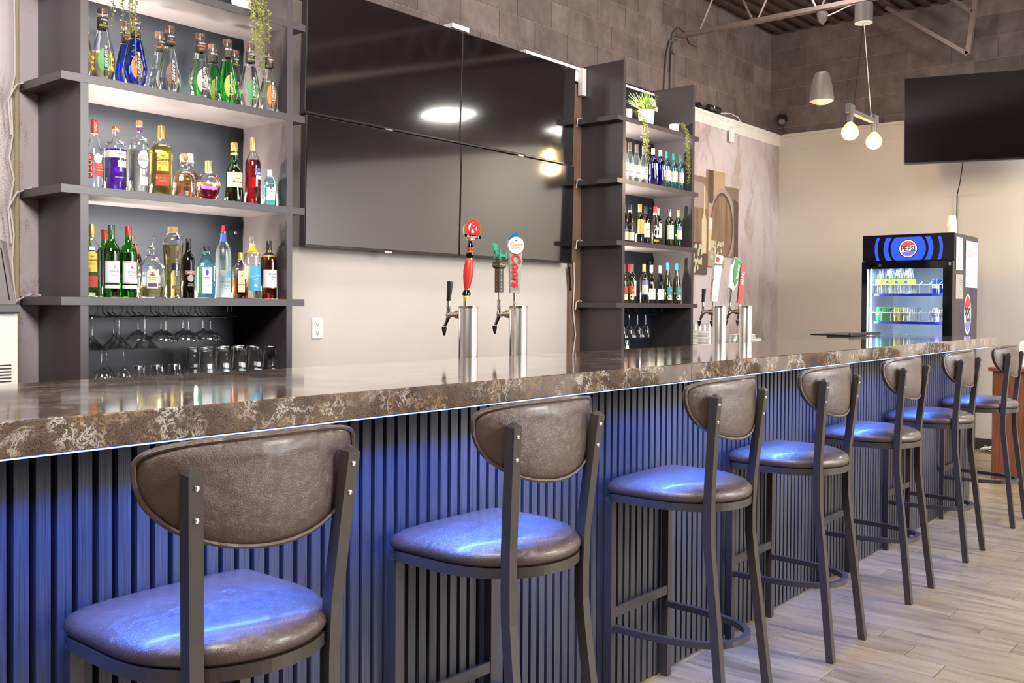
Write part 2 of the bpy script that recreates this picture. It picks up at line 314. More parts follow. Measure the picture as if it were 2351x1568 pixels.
# ------------------------------------------------------------------ room shell
XR, YW, YB, ZL = 9.735, 4.393, 4.50, 3.165
PITCHX, TX0, LT = .1493, .003, .60
fl = struct('floor', B().box((-4.2, -5.2, -.06), (XR+.1, YB+.1, -.006)), 'grout')
tile_me = B().box((.001, .0015, -.006), (PITCHX-.001, LT-.0015, 0), .0008).mesh('floor_tile', 'wood_tile')
rest = B(); cand = []
for k in range(-28, 66):
    x = TX0+k*PITCHX; j0 = (1.161+.15*(k-29)) % LT
    for m in range(-10, 9):
        y = j0+m*LT
        if x > XR-.1 or y > YB-.2 or y < -5.3 or x < -4.2: continue
        c = (x+.07, y+.3, 0); u = px(c); vis = -90 < u[0] < 2440 and -50 < u[1] < 1640 and (y < 1.79 or x > 7.0) and x > 2.2
        if vis: cand.append((-(c[0]**2+c[1]**2), x, y))
        else: rest.box((x+.001, y+.0015, -.006), (x+PITCHX-.001, y+LT-.0015, 0))
cand.sort(reverse=True)
for i, (d, x, y) in enumerate(cand):
    if i < 290: obj('floor_tile', tile_me, fl, (x, y, 0))
    else: rest.box((x+.001, y+.0015, -.006), (x+PITCHX-.001, y+LT-.0015, 0))
r_ = part('floor_tiles', rest, 'wood_tile', fl); r_['kind'] = 'stuff'

wb = struct('wall_back', B().box((-4.2, YW, 0), (XR, YW+.1, ZL-.13)).box((-4.2, YB+.012, ZL-.14), (XR+.1, YB+.2, 4.6)), 'cream_wall')
part('mortar_bed', B().box((-4.2, YB-.0085, ZL-.13), (XR+.02, YB+.012, 4.25)), 'mortar', wb)
wr = struct('wall_right', B().box((XR, -5.2, 0), (XR+.1, YW+.1, ZL-.02)).box((XR+.03, -5.2, ZL-.03), (XR+.2, YB+.2, 4.6)), 'cream_wall')
part('mortar_bed', B().box((XR+.0085, -5.2, ZL-.02), (XR+.03, YB+.004, 4.25)), 'mortar', wr)
blk_b = B().box((.0025, 0, .0025), (.4075, .02, .2041), .001).mesh('block', 'painted_block')
blk_r = B().box((0, .0025, .0025), (.02, .4075, .2041), .001).mesh('block', 'painted_block')
restb = B(); restr = B()
for row in range(-3, 4):
    z = 3.652+.2066*row
    if z > 4.12: continue
    for n in range(-1, 36):
        x = 9.335-.41*n+(0 if row % 2 == 0 else .205)-.41*0
        x0 = x
        if x0 > XR-.02: continue
        u = px((x0+.2, YB, z+.1))
        full = x0+.41 <= XR+.02
        if full and -60 < u[0] < 2351 and -40 < u[1] < 400 and x0 > 3.8: obj('block', blk_b, wb, (x0, YB-.012, z))
        else: restb.box((x0+.0025, YB-.012, z+.0025), (min(x0+.4075, XR+.02), YB+.005, z+.2041))
    for n in range(-1, 24):
        y = 4.09-.41*n+(0 if row % 2 else .205)
        if y > YB-.05: continue
        u = px((XR, y+.2, z+.1)); full = y+.41 <= YB
        if full and 1600 < u[0] < 2420 and u[1] < 400: obj('block', blk_r, wr, (XR+.005, y, z))
        else: restr.box((XR+.005, y+.0025, z+.0025), (XR+.022, min(y+.4075, YB-.012), z+.2041))
for b_, w_ in ((restb, wb), (restr, wr)):
    o = part('blocks', b_, 'painted_block', w_); o['kind'] = 'stuff'
# wall cladding: marble mural at both ends, white top moulding
part('mural_panel', B().box((7.36, YW-.012, .0), (8.465, YW, ZL-.13)), 'marble_mural', wb)
part('mural_panel', B().box((8.467, YW-.012, .0), (XR-.001, YW, ZL-.13)), 'marble_mural', wb)
part('mural_panel', B().box((-4.0, YW-.012, .0), (1.845, YW, ZL+.9)), 'marble_mural', wb)
part('mural_panel', B().box((1.85, YW-.012, .0), (3.06, YW, ZL-.13)), 'marble_mural', wb)
part('mural_panel', B().box((5.945, YW-.02, 0), (6.095, YW, ZL-.13)), 'strip_stone', wb)
part('edge_strip', B().box((1.838, YW-.03, .9), (1.852, YW-.012, 3.1)), 'wire_yellow', wb)
tr = struct('trim_1', B().box((6.6, YW-.02, ZL-.13), (XR-.001, YB-.013, ZL)).box((6.6, YW-.036, ZL-.03), (XR-.001, YW-.02, ZL-.012)).box((6.6, YW-.028, ZL-.045), (XR-.001, YW-.02, ZL-.03)), 'white_trim')
struct('trim_2', B().box((5.37, YW-.03, ZL-.11), (6.10, YB-.013, ZL)).box((5.37, YW-.046, ZL-.028), (6.10, YW-.03, ZL-.008)).box((6.03, YW-.07, ZL-.22), (6.085, YW-.03, ZL-.01)), 'white_trim')
struct('trim_3', B().box((4.52, YW-.12, ZL-.05), (4.68, YB-.013, ZL-.02)), 'white_trim')
struct('trim_4', B().box((-4, YW-.01, ZL-.13), (4.5, YB-.013, ZL-.02)).box((4.7, YW-.01, ZL-.13), (5.36, YB-.013, ZL-.06)), 'cream_wall')
struct('trim_5', B().box((XR-.012, -5.2, ZL-.03), (XR, YW-.04, ZL)).box((XR-.005, -5.2, 2.99), (XR, YW-.04, 3.0)), 'cream_wall')
struct('baseboard_right', B().box((XR-.015, -5.2, 0), (XR, YW-.02, .10)), 'baseboard_dark')
struct('wall_left', B().box((-4.2, -5.2, 0), (-4.1, YB, 4.3)), 'opposite_wall')
struct('wall_front', B().box((-4.1, -5.2, 0), (XR, -5.1, 4.3)), 'opposite_wall')
# corrugated deck ceiling, flutes along X
cb = B(); P = []; ys = []
y = -5.1
while y < YB+.15:
    ys += [(y, 4.24), (y+.05, 4.24), (y+.07, 4.285), (y+.13, 4.285)]; y += .15
for yy, z in ys: P += [(-4.2, yy, z), (XR+.1, yy, z)]
cb.add(P, [(2*i, 2*i+2, 2*i+3, 2*i+1) for i in range(len(ys)-1)])
struct('ceiling', cb, 'deck_metal')
struct('ceiling_slab', B().box((-4.3, -5.3, 4.35), (XR+.3, YB+.3, 4.4)), 'deck_metal')

# ------------------------------------------------------------------ bar counter and slatted front
YC, ZT, ZB, YBK = 1.640, 1.124, 1.062, 2.399
ct = thing('bar_counter', 'long polished brown quartz counter with pale veins above the slatted bar front', 'counter', (3.6, 2.0, 0))
def put(o): o.location = o.location - Vector((3.6, 2.0, 0)); return o
for x0, x1 in ((-1.5, 2.948), (2.951, 7.19)):
    put(part('worktop_slab', B().box((x0, YC, ZB), (x1, YBK, ZT), .0025), 'brown_quartz', ct))
bf = thing('slatted_bar', 'bar front clad in dark vertical wooden slats with blue light on them', 'bar front', (3.6, 2.0, 0))
put(part('body', B().box((-1.5, 1.812, .0), (7.10, 2.25, ZB-.002)), 'black_plastic', bf))
slat_me = B().box((0, 1.775, 0.004), (.0265, 1.7995, ZB-.003), .0012).mesh('slat', 'slat_wood')
bp_ = put(part('backing_board', B().box((-1.5, 1.80, 0), (7.10, 1.811, ZB-.003)), 'black_plastic', bf))
sx = .744-.0392*8; n = 0
while sx < 7.075:
    obj('slat', slat_me, bp_, (sx, 0, 0)); sx += .0392; n += 1
ls = part('led_strip', B().box((-1.4, YC+.006, ZB-.0032), (7.1, YC+.016, ZB-.0004)), 'led_blue')
tag(ls, 'thin blue light strip under the front lip of the bar counter', 'light strip')
sb = thing('service_counter', 'dark lower service counter behind the bar, carrying the beer towers', 'counter', (3.6, 2.4, 0))
part('worktop', B().box((-4.6, .005, .86), (3.5, .36, .90), .003), 'backbar_top', sb); part('base_cabinet', B().box((-4.6, .01, .08), (3.5, .33, .86)), 'black_plastic', sb); part('kickboard', B().box((-4.6, .01, 0), (3.5, .29, .08)), 'black_plastic', sb)
bb = thing('back_counter', 'dark counter running along the back wall under the shelf units', 'counter', (4.5, 4.0, 0))
part('worktop', B().box((-4.2, -.15, .89), (4.4, .355, .93), .003), 'backbar_top', bb); part('base_cabinet', B().box((-4.2, -.12, .08), (4.4, .355, .89)), 'panel_dark', bb); part('kickboard', B().box((-4.2, -.06, 0), (4.4, .355, .08)), 'black_plastic', bb)

# ------------------------------------------------------------------ bar stools
def outline(n, a, yf, yb, ef=.42, eb=.9, xf=.62, xb=.78):
    L_ = []
    for i in range(n):
        t = 2*PI*i/n; c, s_ = cos(t), sin(t); e = lambda v, q: math.copysign(abs(v)**q, v)
        L_.append((a*e(c, xf if s_ > 0 else xb), (yf*e(s_, ef) if s_ > 0 else yb*e(s_, eb))))
    return L_
def pad(out, zf, top, bot, ring=(0, .35, .6, .78, .9, .96, .988, 1.0), e=3.2):
    """closed cushion: outline rings at rising radius on top then back below; top/bot are thickness"""
    b = B(); n = len(out); R = []
    for q in ring[1:]: R.append((q, top*(.32*(1-q*q)+.68*(1-q**(e*2.4))**.5) if q < 1 else 0))
    for q in reversed(ring[1:-1]): R.append((q, -bot*(1-q**(e*3))**.5))
    P = [zf(0, 0, top)]
    for q, h in R: P += [zf(x*q, y*q, h) for x, y in out]
    P.append(zf(0, 0, -bot)); F = [(0, 1+(i), 1+(i+1) % n) for i in range(n)]
    for k in range(len(R)-1):
        for i in range(n): j = (i+1) % n; F.append((1+k*n+i, 1+(k+1)*n+i, 1+(k+1)*n+j, 1+k*n+j))
    m = len(R)-1
    F += [(len(P)-1, 1+m*n+(i+1) % n, 1+m*n+i) for i in range(n)]
    return b.add(P, F)
def make_stool(label):
    t = thing('bar_stool', label, 'bar stool', (0, 0, 0), group='metal bar stools along the bar')
    # local: +y to the bar, origin on the floor, y=0 is world Y 1.55
    so = outline(72, .208, .188, .222, ef=.10, eb=.9, xf=.46, xb=1.0)
    part('seat', pad(so, lambda x, y, h: (x, y+.034, .727+h), .047, .029), 'brown_leather', t, True, ang=1.2)
    ring = [(x*.955, y*.955+.034, .697) for x, y in outline(60, .207, .188, .222, ef=.14, eb=.9, xf=.46, xb=1.0)]
    part('seat_frame', B().tube(ring, .024, .014, ref=(0, 0, 1), closed=True).xf(lambda x, y, z: (x, y, z)), 'stool_metal', t)
    for s_ in (-1, 1):
        pth = [(s_*.166, -.202, .0), (s_*.160, -.188, .12), (s_*.150, -.163, .35), (s_*.145, -.145, .50), (s_*.144, -.137, .58), (s_*.145, -.136, .66), (s_*.148, -.139, .76), (s_*.160, -.156, .95), (s_*.1665, -.166, 1.045), (s_*.167, -.167, 1.054)]
        lg = part('leg', B().tube(pth, .027, .027, ref=(1, 0, 0), scale=[1]*9+[.35]), 'stool_metal', t)
        for zz, yy, xx in ((1.022, -.1775, .1645), (.968, -.1715, .1613)):
            part('bolt', B().lathe([(.0001, -.003), (.0045, -.002), (.0055, .0008)], 10, (s_*xx, yy, zz), 'y'), 'silver', lg, True)
        part('leg', B().box((s_*.182-.0135, .188, 0), (s_*.182+.0135, .215, .685), .001), 'stool_metal', t)
        lg2 = t.children[-1]
        part('weld', B().ball((s_*.166, .19, .683), .006, 4), 'weld_metal', lg2)
    part('foot_rail', B().box((-.170, .190, .295), (.170, .202, .327), .001), 'stool_metal', t)
    fo = []
    for i in range(25):
        a = PI*i/24; fo.append((.172*math.copysign(abs(cos(a))**.8, cos(a)), .195-.375*(sin(a)**.75), .262))
    part('foot_ring', B().tube(fo, .020, .020, ref=(0, 0, 1)), 'stool_metal', t)
    # curved backrest
    bo = []
    for i in range(84):
        a = 2*PI*i/84; c, s_ = cos(a), sin(a); e = lambda v, q: math.copysign(abs(v)**q, v)
        bo.append((.2394*e(c, .84 if s_ > 0 else 1.03), (.047*e(s_, .55) if s_ > 0 else .144*e(s_, .92))))
    def wrap(x, z, h):
        a = x/.408; R = .408+h
        return (R*sin(a), .246-R*cos(a), 1.0465+z)   # h outward (towards the room)
    def lean(x, y, z): return (x, y+(z-1.0)*.015, z)
    part('backrest', pad(bo, wrap, .017, .022).xf(lambda x, y, z: lean(x, y, z)), 'brown_leather', t, True, ang=1.2)
    br = t.children[-1]
    for hh, q in ((.0075, 1.0), (-.011, .99)):
        part('piping', B().tube([lean(*(Vector(wrap(x*q, z*q, hh)))) for x, z in bo], .0045, n=6, ref=(0, 1, 0), closed=True), 'brown_leather', br, True)
    return t
stool_lab = ['first bar stool from the left, its back nearest the camera', 'second bar stool from the left, its foot rail cut by the lower edge', 'third bar stool from the left, standing below the joint in the counter front',
             'fourth bar stool from the left, its rear feet whole in view on the floor', 'fifth bar stool from the left, third from the far end', 'sixth bar stool from the left, in front of the last slats of the bar', 'farthest bar stool, past the slats and before the reddish wooden podium']
st0 = make_stool(stool_lab[0]); st0.location = (1.022, 1.548, 0)
for i, (x, y, rz) in enumerate(((1.838, 1.548, .0), (2.80, 1.548, .006), (3.65, 1.546, 0), (4.565, 1.548, .0), (5.49, 1.548, -.006), (6.51, 1.546, .0))):
    dup(st0, (x, y, 0), rz, stool_lab[i+1])

# ------------------------------------------------------------------ shelf units
Z4, SS, TK, YS = 1.309, .470, .036, 3.985
def shelf_unit(label, x0, x1, l0, l1, r0, r1, ztop, ztop_r):
    t = thing('shelf_unit', label, 'shelf', (x0, YS, .93))
    o = (-x0, -YS, -.93); sh = lambda b: b.xf(lambda x, y, z: (x+o[0], y+o[1], z+o[2]))
    part('side_panel', sh(B().box((l0, YS+.001, .932), (l1, YW-.013, ztop), .001)), 'panel_dark', t)
    part('side_panel', sh(B().box((r0, YS+.001, .932), (r1, YW-.013, ztop_r), .001)), 'panel_dark', t)
    part('back_panel', sh(B().box((l1+.001, YW-.03, .932), (r0-.001, YW-.014, ztop_r-.012))), 'panel_back', t)
    for k in range(4):
        z = Z4+SS*k
        part('shelf', sh(B().box((x0, YS, z), (x1, YW-.0135, z+TK), .001)), 'panel_dark', t)
    for k in range(-1, 3):      # round black cable grommet in the back corner of each bay
        z = Z4+SS*(k+1)-.085; g = part('grommet', sh(B().lathe([(.032, 0), (.032, .006), (.020, .008), (.020, .002)], 20, (r0-.055, YW-.04, z), 'y').xf(lambda x, y, z: (x, y, z))), 'black_plastic', t, True) if k >= 0 else None
        if g: part('hub', sh(B().lathe([(.001, -.006), (.009, -.004), (.010, .002)], 12, (r0-.055, YW-.04, z), 'y')), 'silver', g, True)
    for k in range(3):
        z = Z4+SS*k
        for xx in (l1+.12*(r0-l1)+.05, (l1+r0)/2):
            part('screw', sh(B().lathe([(.001, -.003), (.004, -.002), (.0045, 0)], 8, (xx, YW-.031, z+.33), 'y')), 'silver', t)
    return t
shelf_unit('dark shelf unit at the left, full of spirit bottles', 1.862, 3.1155, 1.943, 1.978, 3.004, 3.039, 3.30, 3.30)
shelf_unit('dark shelf unit right of the video wall, full of wine bottles', 6.017, 7.255, 6.091, 6.127, 7.148, 7.185, 3.178, 3.18)
# light bars lying behind the bottles
def led_bar(x, z, L_, label, pw):
    t = thing('led_bar', label, 'light', (x, 4.325, z))
    part('housing', B().box((-L_/2, -.012, 0), (L_/2, .012, .008), .001), 'silver', t); part('diffuser', B().box((-L_/2+.004, -.010, .008), (L_/2-.004, .010, .030), .003), 'led_white', t)
    area('led_bar_lamp', (x, 4.31, z+.03), L_*.9, pw, (1, .93, .80), (x, 4.08, z+.42), sy=.03)
rows = ['bottom', 'middle', 'top']
for k in range(3):
    led_bar(2.26, Z4+TK+SS*k+.001, .42, 'short light bar behind the bottles on the %s shelf of the left unit' % rows[k], 20)
    led_bar(2.78, Z4+TK+SS*k+.001, .26, 'small light bar behind the right-hand bottles on the %s shelf of the left unit' % rows[k], 5)
    led_bar(6.37, Z4+TK+SS*k+.001, .34, 'short light bar behind the bottles on the %s shelf of the right unit' % rows[k], 20)
led_bar(6.40, Z4+TK+SS*3+.001, .34, 'short light bar behind the white pots on top of the right unit', 4)
led_bar(2.50, Z4+TK+SS*3+.001, .5, 'short light bar on the highest shelf of the left unit', 5)

# ------------------------------------------------------------------ bottles
PR = {  # normalised (r/R, z/H)
 'tall': [(.90, 0), (1, .02), (1, .56), (.97, .62), (.80, .69), (.50, .75), (.36, .80), (.34, .88), (.34, .985), (.30, 1)],
 'wine': [(.92, 0), (1, .015), (1, .60), (.96, .65), (.78, .71), (.50, .755), (.39, .80), (.37, .90), (.39, .985), (.34, 1)],
 'burg': [(.92, 0), (1, .015), (1, .46), (.95, .52), (.82, .60), (.62, .68), (.46, .75), (.38, .82), (.37, .985), (.34, 1)],
 'flute': [(.92, 0), (1, .015), (1, .40), (.93, .48), (.78, .58), (.60, .68), (.45, .78), (.38, .86), (.38, .985), (.34, 1)],
 'diamond': [(.70, 0), (.74, .01), (.94, .18), (1.0, .27), (.98, .31), (.70, .54), (.47, .70), (.43, .75), (.40, .90), (.40, .985), (.36, 1)],
 'square': [(.94, 0), (1, .02), (1, .60), (.95, .66), (.62, .74), (.34, .78), (.31, .82), (.31, .985), (.28, 1)],
 'round_shoulder': [(.92, 0), (1, .02), (1, .66), (.95, .71), (.78, .755), (.40, .785), (.31, .81), (.31, .985), (.29, 1)],
 'decanter': [(.90, 0), (.97, .03), (1, .30), (.98, .48), (.86, .58), (.55, .67), (.34, .73), (.31, .80), (.36, .84), (.36, .88), (.24, .90), (.24, .985), (.2, 1)],
 'orb': [(.55, 0), (.60, .04), (.82, .14), (.98, .30), (1, .40), (.92, .52), (.70, .63), (.38, .70), (.28, .74), (.28, .985), (.26, 1)],
 'squat': [(.92, 0), (.98, .03), (1, .25), (.98, .42), (.84, .54), (.52, .62), (.36, .67), (.34, .80), (.40, .83), (.40, .84), (.3, .86), (.3, 1)],
 'swan': [(.66, 0), (.70, .03), (.72, .10), (.80, .40), (1, .76), (.98, .82), (.80, .88), (.52, .91), (.45, .92), (.47, .985), (.44, 1)],
 'gin': [(.94, 0), (1, .02), (1, .60), (.90, .68), (.55, .80), (.38, .85), (.37, .86), (.36, .99), (.34, 1)],
 'bell': [(.92, 0), (.98, .05), (1, .12), (.88, .26), (.88, .50), (.86, .52), (.80, .56), (.50, .62), (.36, .68), (.40, .74), (.36, .84), (.36, 1)],
}
def rfun(prof, R, Hh):
    def f(z):
        z = max(0, min(.9999, z/Hh))
        for (r0, z0), (r1, z1) in zip(prof, prof[1:]):
            if z0 <= z <= z1 and z1 > z0: return R*(r0+(r1-r0)*(z-z0)/(z1-z0))
        return R*prof[-1][0]
    return f
def cut(prof, R, Hh, a, b, k=1.0):
    f = rfun(prof, R, Hh); zs = [a*Hh]+[z*Hh for r, z in prof if a < z < b]+[b*Hh]
    return [(f(z)*k, z) for z in zs]
def bottle(label, X, Y, Z, Hh, R, shape='tall', shell='clear_glass', liq=None, fill=.66, cap=('cap_black', .88, 1.0), labels=(), texts=(), rz=None, ex=2, sy=1, group=None, name='bottle', n=24, cat='bottle'):
    t = thing(name, label, cat, (X, Y, Z+.0008), (0, 0, rz if rz is not None else (-.46 if X < 4 else -.72)), group); prof = PR[shape]; f = rfun(prof, R, Hh)
    def rad(a): return ((abs(sin(a))**ex+abs(cos(a)/sy)**ex)**(-1/ex)) if ex != 2 or sy != 1 else 1
    top = cap[1]
    if liq == 'solid':      # opaque or filled bottle in one piece
        part('glass', B().lathe(cut(prof, R, Hh, 0, top+.01), n, ex=ex, sy=sy), shell, t, True)
    else:
        part('glass', B().lathe(cut(prof, R, Hh, 0, top+.01), n, ex=ex, sy=sy), shell, t, True)
        if liq: part('drink', B().lathe([(max(.001, q[0]), q[1]) for q in cut(prof, R, Hh, .012, fill, .955)], n, ex=ex, sy=sy), liq, t, True)
    cr = f(.93*Hh)*1.06; c0, c1 = cap[1]*Hh, cap[2]*Hh
    if len(cap) > 3 and cap[3] == 'ball': part('cap', B().ball((0, 0, (c0+c1)/2), (c1-c0)/2, 8), cap[0], t, True)
    elif len(cap) > 3 and cap[3] == 'pour':
        part('pourer', B().lathe([(cr, c0), (cr*1.05, c0+.008), (cr*.5, c0+.012), (.004, c0+.016), (.004, c1-.03)], 12).tube([(0, 0, c1-.032), (.002, 0, c1-.012), (.006, 0, c1)], .0035, n=8), 'silver', t, True)
        if len(cap) > 4: part('pourer_cap', B().lathe([(.008, c1-.022), (.008, c1), (.005, c1+.006)], 10, (0, 0, 0)), cap[4], t, True)
    else: part('cap', B().lathe([(cr, c0), (cr, c1-.002), (cr*.93, c1)], 16), cap[0], t, True)
    e = .0009
    def onto(x, z, k=1.0):
        r = f(z)+e*k; a = x/max(r, .008); q = r*rad(a) if (ex != 2 or sy != 1) else r
        return (q*sin(a), -q*cos(a)*1.0, z)
    for lb in labels:   # (mat, a0deg, a1deg, z0, z1[, name])
        m_, a0, a1, z0, z1 = lb[:5]; k = 1+.35*labels.index(lb); b = B(); P = []; nn = 11; zz = [z0+(z1-z0)*i/4 for i in range(5)]
        if len(lb) > 5 and lb[5] == 'oval':
            zc, zh, ac, ah = (z0+z1)/2, (z1-z0)/2, (a0+a1)/2, (a1-a0)/2; ring = []
            pts = [(ac, zc)]+[(ac+ah*cos(2*PI*i/20), zc+zh*sin(2*PI*i/20)) for i in range(20)]
            for a, z in pts:
                r = f(z*Hh)+e*k; q = r*rad(math.radians(a)); P.append((q*sin(math.radians(a)), -q*cos(math.radians(a)), z*Hh))
            b.add(P, [(0, 1+i, 1+(i+1) % 20) for i in range(20)])
        else:
            for z in zz:
                for i in range(nn):
                    a = math.radians(a0+(a1-a0)*i/(nn-1)); r = f(z*Hh)+e*k; q = r*rad(a); P.append((q*sin(a), -q*cos(a), z*Hh))
            b.add(P, [(r_*nn+i, r_*nn+i+1, (r_+1)*nn+i+1, (r_+1)*nn+i) for r_ in range(4) for i in range(nn-1)])
        part('label', b, m_, t, True)
    for tx in texts:    # (string, mat, z, h or None, adeg, rot, w, shear)
        s_, m_, z, h = tx[:4]; a = math.radians(tx[4]) if len(tx) > 4 else 0; ro = tx[5] if len(tx) > 5 else 0; w_ = tx[6] if len(tx) > 6 else None; shr = tx[7] if len(tx) > 7 else 0
        rr = f(z*Hh)
        text(s_, m_, t, h=h, w=w_, rot=ro, shear=shr, bold=.012, f=lambda x, zz, a=a, z=z, rr=rr: onto(x+a*max(rr, .008), z*Hh+zz, 3.2))
    return t
SA = [Z4+TK+SS*k for k in range(3)]
# top shelf of the left unit: faceted liqueur bottles
def liqueur(label, X, Y, Hh, shell, liq, fill, sub, fruit, R=.053):
    lines = sub.split('|')
    bottle(label, X, Y, SA[2], Hh, R, 'diamond', shell, liq, fill, ('cap_brown', .935, 1.0), n=12,
           labels=[('label_black', -178, 178, .72, .88), (fruit, -22, 34, .10, .44, 'oval'), ('label_black', 6, 26, .16, .50), ('label_black', 4, 28, .06, .14)],
           texts=[('McGUINNESS', 'white', .33, None, 16, -PI/2, .098, .25), (lines[-1][:6], 'label_lime' if 'green' in fruit or 'lime' in fruit else 'label_orange', .10, None, 16, -PI/2, .020)]
           + [(ln, 'white' if i == 0 else ('label_lime' if 'green' in fruit or 'lime' in fruit else 'label_orange'), .845-.042*i, .0085, 20) for i, ln in enumerate(lines)])
liqueur('yellow liqueur bottle at the back left corner of the top shelf', 2.075, 4.23, .317, 'clear_glass', 'liquid_yellow', .68, 'CRÈME|de|BANANE', 'label_orange')
liqueur('pale yellow liqueur bottle with a green leaf print, front left of the top shelf', 2.083, 4.07, .317, 'clear_glass', 'liquid_honey', .40, 'CRÈME|de|MENTHE', 'label_green')
liqueur('blue liqueur bottle standing behind another blue one on the top shelf', 2.262, 4.20, .322, 'clear_glass', 'liquid_blue', .68, 'BLUE|CURAÇAO|BLEU', 'label_orange')
liqueur('blue liqueur bottle with orange slices print at the front of the top shelf', 2.235, 4.07, .317, 'clear_glass', 'liquid_blue', .68, 'BLUE|CURAÇAO|BLEU', 'label_orange')
liqueur('clear liqueur bottle without a front print, tucked behind the cacao bottle', 2.43, 4.20, .317, 'clear_glass', 'liquid_clear', .45, 'CRÈME|de|CACAO', 'label_cream')
liqueur('clear liqueur bottle with a brown cacao print on the top shelf', 2.404, 4.07, .316, 'clear_glass', 'liquid_clear', .66, 'CRÈME|de|CACAO', 'label_brown')
liqueur('clear liqueur bottle with a peach print, alone in the middle of the top shelf', 2.563, 4.07, .317, 'clear_glass', 'liquid_clear', .60, 'PEACH|SCHNAPPS|PÊCHE', 'label_cream')
liqueur('green liqueur bottle at the back, left of the front green bottle', 2.715, 4.20, .32, 'clear_glass', 'liquid_green', .68, 'MELON', 'label_lime')
liqueur('green liqueur bottle at the front of the top shelf with a melon print', 2.711, 4.07, .320, 'clear_glass', 'liquid_green', .66, 'MELON', 'label_lime')
liqueur('clear liqueur bottle with a green neck band at the back of the top shelf', 2.84, 4.20, .317, 'clear_glass', 'liquid_clear', .4, 'CRÈME|de|MENTHE', 'label_green')
liqueur('clear liqueur bottle with a mint leaf print under the hanging vine', 2.838, 4.065, .322, 'clear_glass', 'liquid_clear', .66, 'CRÈME|de|MENTHE', 'label_green')
liqueur('clear liqueur bottle with an orange print at the right end of the top shelf', 2.955, 4.07, .318, 'clear_glass', 'liquid_clear', .5, 'TRIPLE|SEC', 'label_orange', R=.047)
# middle shelf
z = SA[1]
bottle('clear lychee liqueur bottle with a red cap, first on the middle shelf', 2.046, 4.07, z, .299, .039, 'burg', 'clear_glass', 'liquid_clear', .62, ('cap_red', .80, 1.0), labels=[('label_red', -48, -8, .14, .50), ('label_red', 0, 60, .18, .36), ('gold', 0, 60, .255, .265), ('white', -2, 45, .36, .50, 'oval')],
       texts=[('S', 'white', .45, .020, -28), ('O', 'white', .365, .020, -28), ('H', 'white', .28, .020, -28), ('O', 'white', .195, .020, -28), ('LYCHEE', 'white', .335, None, 30, 0, .022), ('LITCHI', 'white', .30, None, 30, 0, .024), ('SOHO', 'white', .90, None, 30, PI/2, .035)])
bottle('purple gin bottle with copper stopper and wrapped white label', 2.143, 4.07, z, .285, .0465, 'round_shoulder', 'clear_glass', 'liquid_purple', .64, ('cap_copper', .955, 1.0), labels=[('white', -100, 60, .50, .61), ('white', 8, 60, .36, .46)],
       texts=[('EMPRESS', 'grey_text', .56, None, 30, 0, .035), ('1908', 'grey_text', .535, .004, 30), ('INDIGO GIN', 'grey_text', .43, None, 34, 0, .028), ('SMALL BATCH', 'white', .20, None, 20, 0, .04)])
part('stopper', B().lathe([(.012, .262), (.014, .272)], 14), 'cork', bpy.context.scene.collection.objects[-1] if False else None) if False else None
bottle('clear tequila bottle with a round silver and purple label', 2.254, 4.07, z, .327, .0434, 'round_shoulder', 'clear_glass', 'liquid_pale', .60, ('cork', .93, 1.0), labels=[('label_purple', -14, 60, .32, .60, 'oval'), ('white', -10, 56, .335, .585, 'oval'), ('label_purple', -178, 178, .86, .90), ('label_grey', -12, 60, .44, .475), ('white', 0, 50, .10, .22)],
       texts=[('Jose', 'grey_text', .535, .007, 23, 0, None, .2), ('Cuervo', 'grey_text', .505, None, 23, 0, .032), ('TRADICIONAL', 'white', .457, None, 23, 0, .046), ('Jose Cuervo', 'grey_text', .16, None, 26, 0, .026, .3)])
def gold_tequila(label, X, Y, Z, Hh, R, liq, fill, shell='clear_glass'):
    bottle(label, X, Y, Z, Hh, R, 'square', shell, liq, fill, ('gold', .82, 1.0), ex=5, sy=.8, labels=[('label_yellow', -30, 36, .34, .60), ('label_yellow', -22, 28, .58, .63, 'oval'), ('label_red', -34, 38, .13, .29), ('label_orange', -22, -6, .335, .40, 'oval')],
           texts=[('Jose', 'label_black', .555, .009, 3, 0), ('Cuervo', 'label_black', .505, None, 3, 0, R*1.25), ('ESPECIAL', 'label_orange', .45, None, 3, 0, R*1.0), ('BLUE AGAVE', 'gold', .24, None, 3, 0, R*1.3), ('TEQUILA', 'gold', .20, None, 3, 0, R*.9)])
gold_tequila('square golden tequila bottle with a yellow label on the middle shelf', 2.363, 4.07, z, .320, .049, 'liquid_gold', .74)
bottle('squat clear tequila bottle with a round cork ball stopper', 2.478, 4.07, z, .206, .0505, 'squat', 'clear_glass', 'liquid_clear', .52, ('cork', .82, 1.02, 'ball'), ex=3.5, sy=.8, labels=[('label_green', 8, 26, .38, .44, 'oval')], texts=[('PATRÓN', 'grey_text', .26, None, 14, 0, .034)])
bottle('squat amber tequila bottle with a white cork behind the silver one', 2.600, 4.215, z, .235, .047, 'squat', 'clear_glass', 'liquid_amber', .60, ('cap_white', .84, 1.0), ex=3.5, sy=.8)
bottle('globe shaped raspberry liqueur bottle with a gold crown stopper', 2.609, 4.07, z, .189, .0555, 'orb', 'clear_glass', 'liquid_crimson', .33, ('gold', .70, 1.0), labels=[('gold', -80, 80, .365, .43), ('cap_red', 22, 42, .50, .58, 'oval')], texts=[('CHAMBORD', 'white', .397, None, 16, 0, .060)])
bottle('green bitter bottle with a cream label and gold foil neck', 2.751, 4.07, z, .294, .0455, 'bell', 'thin_green_glass', 'dark_drink', .50, ('gold', .86, 1.0), labels=[('label_cream', -62, 66, .25, .50), ('gold', -178, 178, .79, .83)], texts=[('Montenegro', 'label_black', .34, None, 22, 0, .052, .2), ('Amaro', 'label_brown', .40, .006, 22, 0, None, .2), ('&', 'gold', .45, .010, 16)])
